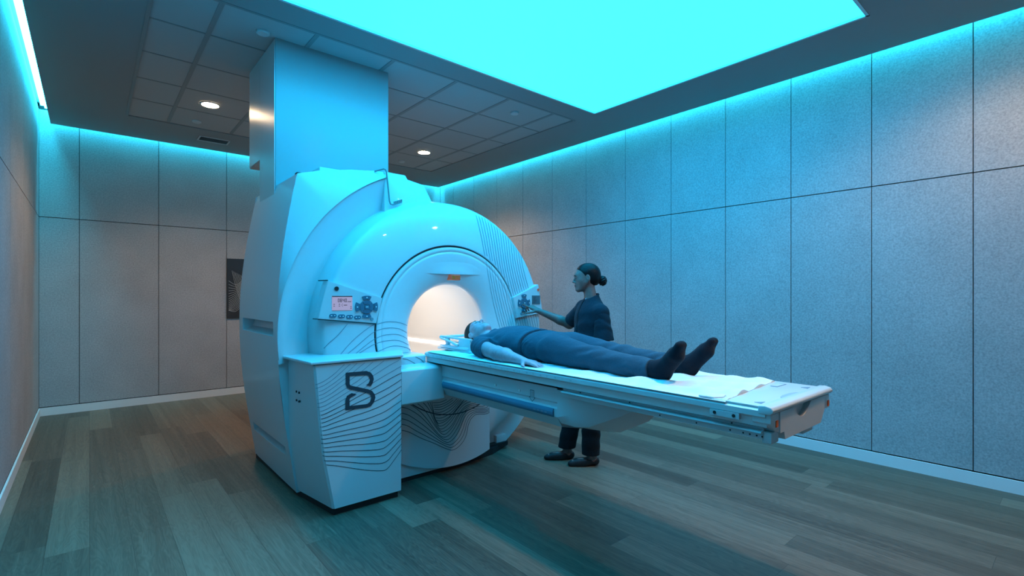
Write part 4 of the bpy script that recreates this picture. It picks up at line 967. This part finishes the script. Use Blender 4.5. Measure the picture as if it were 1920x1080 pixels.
# sleeve cut, hem cut, neck cut
X, Y, Z = V.axes()
slv = 2.535 + .25 * (Z - 1.0)
arm_zone = (X < 1.985) | (X > 2.345)
cut = np.where(arm_zone & (Z < 1.06), slv - Y, -1.)
mask = (np.abs(X - 2.165) - .185 - .0 * Z)
V.d = np.maximum(V.d, np.minimum(mask * 1., (slv - Y)).astype(np.float32))
V.d = np.maximum(V.d, (2.262 + .02 * np.abs(X - 2.165) / .17 - Y).astype(np.float32) + 0 * V.d)
V.ell((2.165, 2.775, 1.075), (.062, .060, .060), .01, None, True)
V.d = np.maximum(V.d, (ZT + .001 - Z).astype(np.float32) + 0 * V.d)
V.mesh('shirt', 'scrub_top', pt)
# trousers
V = Vol((1.90, 1.33, .93), (2.42, 2.36, 1.17), .0045)
V.ell((2.165, 2.19, 1.032), (.168, .13, .093), .04); V.ell((2.165, 2.08, 1.03), (.170, .12, .093), .04)
V.cone((2.165, 2.22, 1.03), (2.165, 2.33, 1.03), .09, .085, .04, flat=((1, 0, 0), 1.7))
for a, b, c in legs:
    V.cone(a, b, .091, .061, .03); V.cone(b, (c[0], c[1] + .03, c[2] + .003), .061, .051, .03)
V.folds([((2.03, 2.05, 1.06), (1, .5, -.6), .003, .09, .10, 0), ((2.05, 1.74, 1.03), (.8, .6, 1), .0045, .075, .10, 1), ((2.27, 1.76, 1.04), (.6, .8, .5), .004, .08, .10, 2), ((2.04, 1.44, .985), (.9, .7, -.8), .0045, .06, .09, .4), ((2.28, 1.46, .985), (.5, 1, .8), .004, .06, .09, .4), ((2.165, 1.99, 1.04), (1, .5, 0), .005, .07, .09, .4), ((2.04, 1.60, .98), (.8, .3, 1), .004, .06, .10, 1.8), ((2.0, 2.25, 1.05), (1, 1.0, .5), .0025, .03, .06, 0)])
X, Y, Z = V.axes(); V.d = np.maximum(V.d, (1.375 + .06 * (Z - .99) - Y).astype(np.float32) + 0 * V.d); V.d = np.maximum(V.d, (Y - 2.30).astype(np.float32) + 0 * V.d)
V.d = np.maximum(V.d, (ZT + .001 - Z).astype(np.float32) + 0 * V.d)
V.mesh('trousers', 'scrub_leg', pt)
for k_, f_ in enumerate(feet):
    xm = f_[0][0]; V = Vol((xm - .09, 1.13, .93), (xm + .09, 1.42, 1.17), .004)
    foot(V, *f_, r=1.07); V.cone(f_[0], (f_[0][0], 1.385, .995), .041, .042, .02)
    X, Y, Z = V.axes(); V.d = np.maximum(V.d, (ZT - .0005 - Z).astype(np.float32) + 0 * V.d)
    V.mesh('sock', 'sock', pt)
# short hair
V = Vol((2.05, 2.78, .94), (2.28, 3.08, 1.20), .003)
Pm = lambda x, y, z: np.array(hc) + HR @ (np.array([x, y, z]) * HS)
V.ell(Pm(0, -.016, .036), np.array((.078, .099, .090)) * HS, .0, HR); V.ell(Pm(0, -.005, .05), np.array((.075, .092, .080)) * HS, .01, HR)
X, Y, Z = V.axes(); q = [((X - hc[0]) * HR[0, i] + (Y - hc[1]) * HR[1, i] + (Z - hc[2]) * HR[2, i]) / HS for i in range(3)]
hl = .070 - .0 * q[0] + .0 * q[1]
# hairline: keep behind a line from the forehead over the temple to the ear and nape
cutp = np.maximum(np.minimum(q[1] * .80 - q[2] * .60 - .022, q[1] - .075 - .0 * q[2]) , -q[2] - .05 + 0 * q[1])
cutp = np.maximum(cutp, np.minimum(q[1] + .002, .012 - q[2]))
V.d = np.maximum(V.d, cutp.astype(np.float32))
V.mesh('hair', 'hair_b', pt)

# --- nurse standing beyond the table -------------------------------------------
FW = np.array((-.80, .60, 0)); FW /= np.linalg.norm(FW); RT = np.array((FW[1], -FW[0], 0))      # body forward and right
HF = np.array((-.775, .632, -.08))
nb = thing('person', 'standing nurse in dark navy tunic and black trousers pressing the right control panel', 'person', (2.97, 2.72, 0), 'people in the scan room')
tag(nb, None, None)
TF = np.array((-.93, .37, 0)); TF /= np.linalg.norm(TF); TR = np.array((TF[1], -TF[0], 0))   # torso turned a little to the camera
C0 = np.array((3.045, 2.60, 0))
def B(r, f, z, base=None): return C0 + TR * r + TF * f + np.array((0, 0, z))
TM = np.stack([TR, TF, np.array((0, 0, 1.))], 1)
V = Vol((2.68, 2.28, .0), (3.36, 3.30, 1.64), .0042)
V.ell(B(0, 0, 1.13), (.135, .10, .19), .03, TM); V.ell(B(0, .01, .93), (.14, .105, .13), .05, TM); V.ell(B(0, 0, .80), (.15, .11, .11), .04, TM)
SHR = B(.148, -.01, 1.248); SHL = B(-.146, -.01, 1.215)
V.cone(SHL, SHR, .045, .045, .05)
NHC = np.array((3.020, 2.632, 1.487)); NR = frame(HF, (0, 0, 1))
V.cone(B(0, -.01, 1.25), NHC - np.array((0, 0, .06)) - HF * .022, .052, .046, .03)
NS = .95
head(V, NHC, NR, NS, True)
ELR = np.array((3.165, 2.945, 1.098)); WRR = np.array((2.952, 3.112, 1.213))
V.cone(SHR, ELR, .045, .040, .02); V.cone(ELR, ELR * .7 + WRR * .3, .040, .039, .02); V.cone(ELR * .7 + WRR * .3, WRR, .039, .023, .02)
hd = np.array((2.931, 3.215, 1.276)) - WRR
hand(V, WRR, (-.094, .088, .073), (-.25, -.45, .8), 1, [(.05, .05, .05), (.75, 1.1, .6), (.85, 1.2, .6), (.9, 1.2, .6)], .88, 1., (.9, .7))
ELL = B(-.185, -.02, .985); WRL = B(-.17, .07, .76)
V.cone(SHL, ELL, .044, .036, .02); V.cone(ELL, WRL, .036, .024, .02)
hand(V, WRL, (-.10, .12, -1), (.5, -.75, 0), -1, [.25, .3, .35, .4], .88)
FA, FB = np.array((2.992, 2.808, 0)), np.array((3.030, 2.578, 0)); FD = np.array((-.82, .55, 0)); FD /= np.linalg.norm(FD)
for hipr, F_ in ((.075, FA), (-.075, FB)):
    hip = B(hipr, 0, .80); kn = (hip + F_ + np.array((0, 0, .08))) / 2 + FD * .03; kn[2] = .45; an = F_ + np.array((0, 0, .085))
    V.cone(hip, kn, .080, .052, .03); V.cone(kn, kn * .65 + an * .35, .050, .050, .02); V.cone(kn * .65 + an * .35, an, .050, .031, .02)
    V.cone(an, F_ + np.array((0, 0, .035)) - FD * .02, .031, .028, .02); V.cone(F_ + np.array((0, 0, .04)) + FD * .0, F_ + FD * .15 + np.array((0, 0, .028)), .033, .024, .02)
V.d = np.maximum(V.d, (.006 - V.lo[2] - V.h * np.arange(V.n[2]))[None, None, :].astype(np.float32))
inv2 = lambda C: ((C - NHC) @ NR) / NS
nbody = V.mesh('body', ['skin_a', 'lip_a', 'brow'], nb, face_mat(inv2))
face_hair(V, NHC, NR, NS, 'brow', nbody)
# tunic
V = Vol((2.78, 2.34, .72), (3.36, 3.05, 1.42), .0045)
V.ell(B(0, 0, 1.15), (.155, .125, .17), .04, TM); V.ell(B(0, .0, .98), (.165, .135, .18), .06, TM); V.ell(B(0, 0, .82), (.175, .145, .14), .06, TM)
V.cone(SHL, SHR, .056, .056, .05); V.cone(B(0, -.01, 1.25), B(0, -.012, 1.345), .080, .054, .045)
sR = SHR + (ELR - SHR) * .80; sL = SHL + (ELL - SHL) * .86
V.cone(SHR, sR, .058, .068, .03); V.cone(SHL, SHL + (ELL - SHL) * .3, .056, .058, .03)
V.folds([(B(-.10, .07, 1.13), (.8, .2, .8), .004, .10, .10, 0), (B(-.15, .0, 1.14), (.8, .2, .5), .004, .08, .08, 1), (B(.05, .1, 1.1), (1, 0, .5), .003, .09, .10, 2), (B(-.12, .05, .97), (1, .2, .35), .005, .09, .10, .6), (sR, (.4, 1, .3), .003, .05, .07, 0), (B(-.19, -.03, 1.08), (.8, .3, .5), .0035, .07, .08, 1.4)])
V.cone(B(-.02, .135, 1.20), B(.02, .135, 1.05), .003, .005, .014, True)
# cut sleeves, hem and collar
def cutsleeve(S_, E_, P_, rad):
    n_ = (E_ - S_) / np.linalg.norm(E_ - S_); X, Y, Z = V.axes()
    t = (X - P_[0]) * n_[0] + (Y - P_[1]) * n_[1] + (Z - P_[2]) * n_[2]
    dx, dy, dz = X - P_[0] - t * n_[0], Y - P_[1] - t * n_[1], Z - P_[2] - t * n_[2]
    rr = rad - np.sqrt(dx * dx + dy * dy + dz * dz)
    V.d = np.maximum(V.d, np.minimum(t, rr + 0 * t).astype(np.float32))
cutsleeve(SHR, ELR, sR, .095)
X, Y, Z = V.axes()
V.d = np.maximum(V.d, (.775 - Z).astype(np.float32) + 0 * V.d)
nk = B(0, -.01, 1.345); V.d = np.maximum(V.d, ((Z - nk[2]) + .45 * ((X - nk[0]) * TF[0] + (Y - nk[1]) * TF[1]) + 0 * X).astype(np.float32))
V.ell(B(0, -.012, 1.36), (.047, .047, .055), .004, TM, True)
# front placket groove
tun = V.mesh('tunic', 'navy', nb)
Vt = V
V = Vol(tuple(np.minimum(SHL, sL) - np.array((.13, .13, .10))), tuple(np.maximum(SHL, sL) + np.array((.13, .13, .09))), .004)
V.cone(SHL + np.array((0, 0, .004)), sL - np.array((0, 0, .05)), .061, .086, .02, flat=(TF, .92))
V.folds([(SHL * .5 + sL * .5, (.5, .2, 1.), .0045, .075, .09, 0.6), (sL + TF * .06, (1, .4, .3), .004, .05, .07, 2), (SHL + TF * .05 - np.array((0, 0, .06)), (.7, .3, 1), .0035, .05, .06, 1)])
X, Y, Z = V.axes(); V.d = np.maximum(V.d, (sL[2] - .012 - Z).astype(np.float32) + 0 * V.d)
V.mesh('sleeve', 'navy', tun)
V = Vt
mm = MB()
def fpt(r, z):   # point on the tunic front by marching in
    for f in np.linspace(.22, 0, 90):
        p = B(r, f, z); i = np.round((p - V.lo) / V.h).astype(int)
        if (i >= 0).all() and (i < V.n).all() and V.d[tuple(i)] < .002: return p
    return B(r, 0, z)
pts = [fpt(-.012, z) for z in np.linspace(1.325, .80, 22)]
mm.tube([p + TF * .001 for p in pts], .0028, 6); mm.obj('placket', 'trouser', tun)
pts = [B(.050 * math.sin(a), -.012 + .050 * math.cos(a), 1.335 - .022 * math.cos(a)) for a in np.linspace(-PI, PI, 30)]
mm = MB(); mm.tube(pts, .006, 8); mm.obj('collar', 'navy', tun)
mm = MB(); p = fpt(-.012, 1.318); mm.frombm((lambda bm: (bmesh.ops.create_icosphere(bm, subdivisions=2, radius=.006, matrix=Matrix.Translation(Vector(p + TF * .003))), bm)[1])(bmesh.new())); mm.obj('button', 'buttonr', tun)
# trousers
V = Vol((2.82, 2.36, .09), (3.26, 3.0, .92), .005)
V.ell(B(0, 0, .82), (.168, .132, .13), .04, TM)
for hipr, F_ in ((.075, FA), (-.075, FB)):
    hip = B(hipr, 0, .80); kn = (hip + F_) / 2 + FD * .02; kn[2] = .45; an = F_ + np.array((0, 0, .07)) + FD * .01
    V.cone(hip, kn, .098, .076, .03); V.cone(kn, an, .076, .070, .03)
V.folds([(FA + np.array((0, 0, .3)), (.3, .2, 1), .004, .09, .15, 0), (FB + np.array((0, 0, .3)), (.3, .2, 1), .004, .1, .15, 1)])
X, Y, Z = V.axes(); dd = (X - FA[0]) * (FB - FA)[0] + (Y - FA[1]) * (FB - FA)[1]
hem = np.where(dd > .033, .085, .100); V.d = np.maximum(V.d, (hem - Z).astype(np.float32) + 0 * V.d)
V.mesh('trousers', 'trouser', nb)
for F_ in (FA, FB):
    V = Vol(tuple(F_ - np.array((.28, .10, .01))), tuple(F_ + np.array((.12, .22, .12))), .0035)
    h0 = F_ - FD * .025 + np.array((0, 0, .036)); V.cone(h0, F_ + FD * .08 + np.array((0, 0, .034)), .035, .036, .02); V.cone(F_ + FD * .06 + np.array((0, 0, .034)), F_ + FD * .178 + np.array((0, 0, .020)), .037, .017, .03)
    V.cone(F_ + FD * .12 + np.array((0, 0, .028)) , F_ + FD * .155 + np.array((0, 0, .020)), .032, .024, .02)
    X, Y, Z = V.axes(); V.d = np.maximum(V.d, (.001 - Z).astype(np.float32) + 0 * V.d)
    V.d = np.maximum(V.d, (Z - .056 + 0 * X + 0 * Y).astype(np.float32))
    V.cone(F_ + FD * .025 + np.array((0, 0, .068)), F_ - FD * .0 + np.array((0, 0, .075)), .028, .024, .004, True)
    V.mesh('shoe', 'shoe', nb)
# hair with low bun
V = Vol(tuple(NHC - .17), tuple(NHC + .15), .0028)
Pn = lambda x, y, z: NHC + NR @ (np.array([x, y, z]) * NS)
V.ell(Pn(0, -.020, .034), np.array((.079, .106, .090)) * NS, 0, NR); V.ell(Pn(0, -.056, .0), np.array((.068, .070, .078)) * NS, .02, NR)
X, Y, Z = V.axes(); q = [((X - NHC[0]) * NR[0, i] + (Y - NHC[1]) * NR[1, i] + (Z - NHC[2]) * NR[2, i]) / NS for i in range(3)]
cutp = np.maximum(np.minimum(q[1] * .78 - q[2] * .62 + .004, q[1] + .00), -q[2] - .062 + 0 * q[1] + .5 * (q[1] + .04))
cutp = np.minimum(q[1] * .80 - q[2] * .60 - .012, np.maximum(q[1] + .012, -.2 + 0 * q[2]))
cutp = np.maximum(cutp, -q[2] - .070 + 0 * q[1])
V.d = np.maximum(V.d, cutp.astype(np.float32))
hr_ = V.mesh('hair', 'hair_a', nb)
V = Vol(tuple(Pn(0, -.132, -.035) - .07), tuple(Pn(0, -.132, -.035) + .07), .0025)
V.ell(Pn(0, -.138, -.036), (.038, .037, .041), 0, NR); V.ell(Pn(.006, -.120, -.020), (.026, .03, .03), .006, NR); V.folds([(Pn(0, -.128, -.038), NR @ np.array((0, .6, 1.)), .003, .018, .05, 0)])
V.mesh('bun', 'hair_a', hr_)

# ------------------------------------------------------------ camera and world
cam = bpy.data.cameras.new('camera'); co = bpy.data.objects.new('camera', cam); COL.objects.link(co)
co.location = (0, 0, 1.35); co.rotation_euler = (R(90), 0, R(-40.45))
cam.sensor_width = 36; cam.lens = 929 / 1920 * 36; cam.shift_y = 13 / 1920; cam.clip_start = .05
SC.camera = co
w = bpy.data.worlds.new('room_dark'); SC.world = w; w.use_nodes = True
w.node_tree.nodes['Background'].inputs[0].default_value = (.02, .03, .035, 1); w.node_tree.nodes['Background'].inputs[1].default_value = .2
SC.view_settings.view_transform = 'Standard'; SC.view_settings.look = 'None'; SC.view_settings.gamma = 1; SC.view_settings.use_curve_mapping = False
SC.view_settings.exposure = 0
SC.cycles.use_denoising = True
SC.cycles.max_bounces = 8; SC.cycles.diffuse_bounces = 2; SC.cycles.sample_clamp_indirect = 6
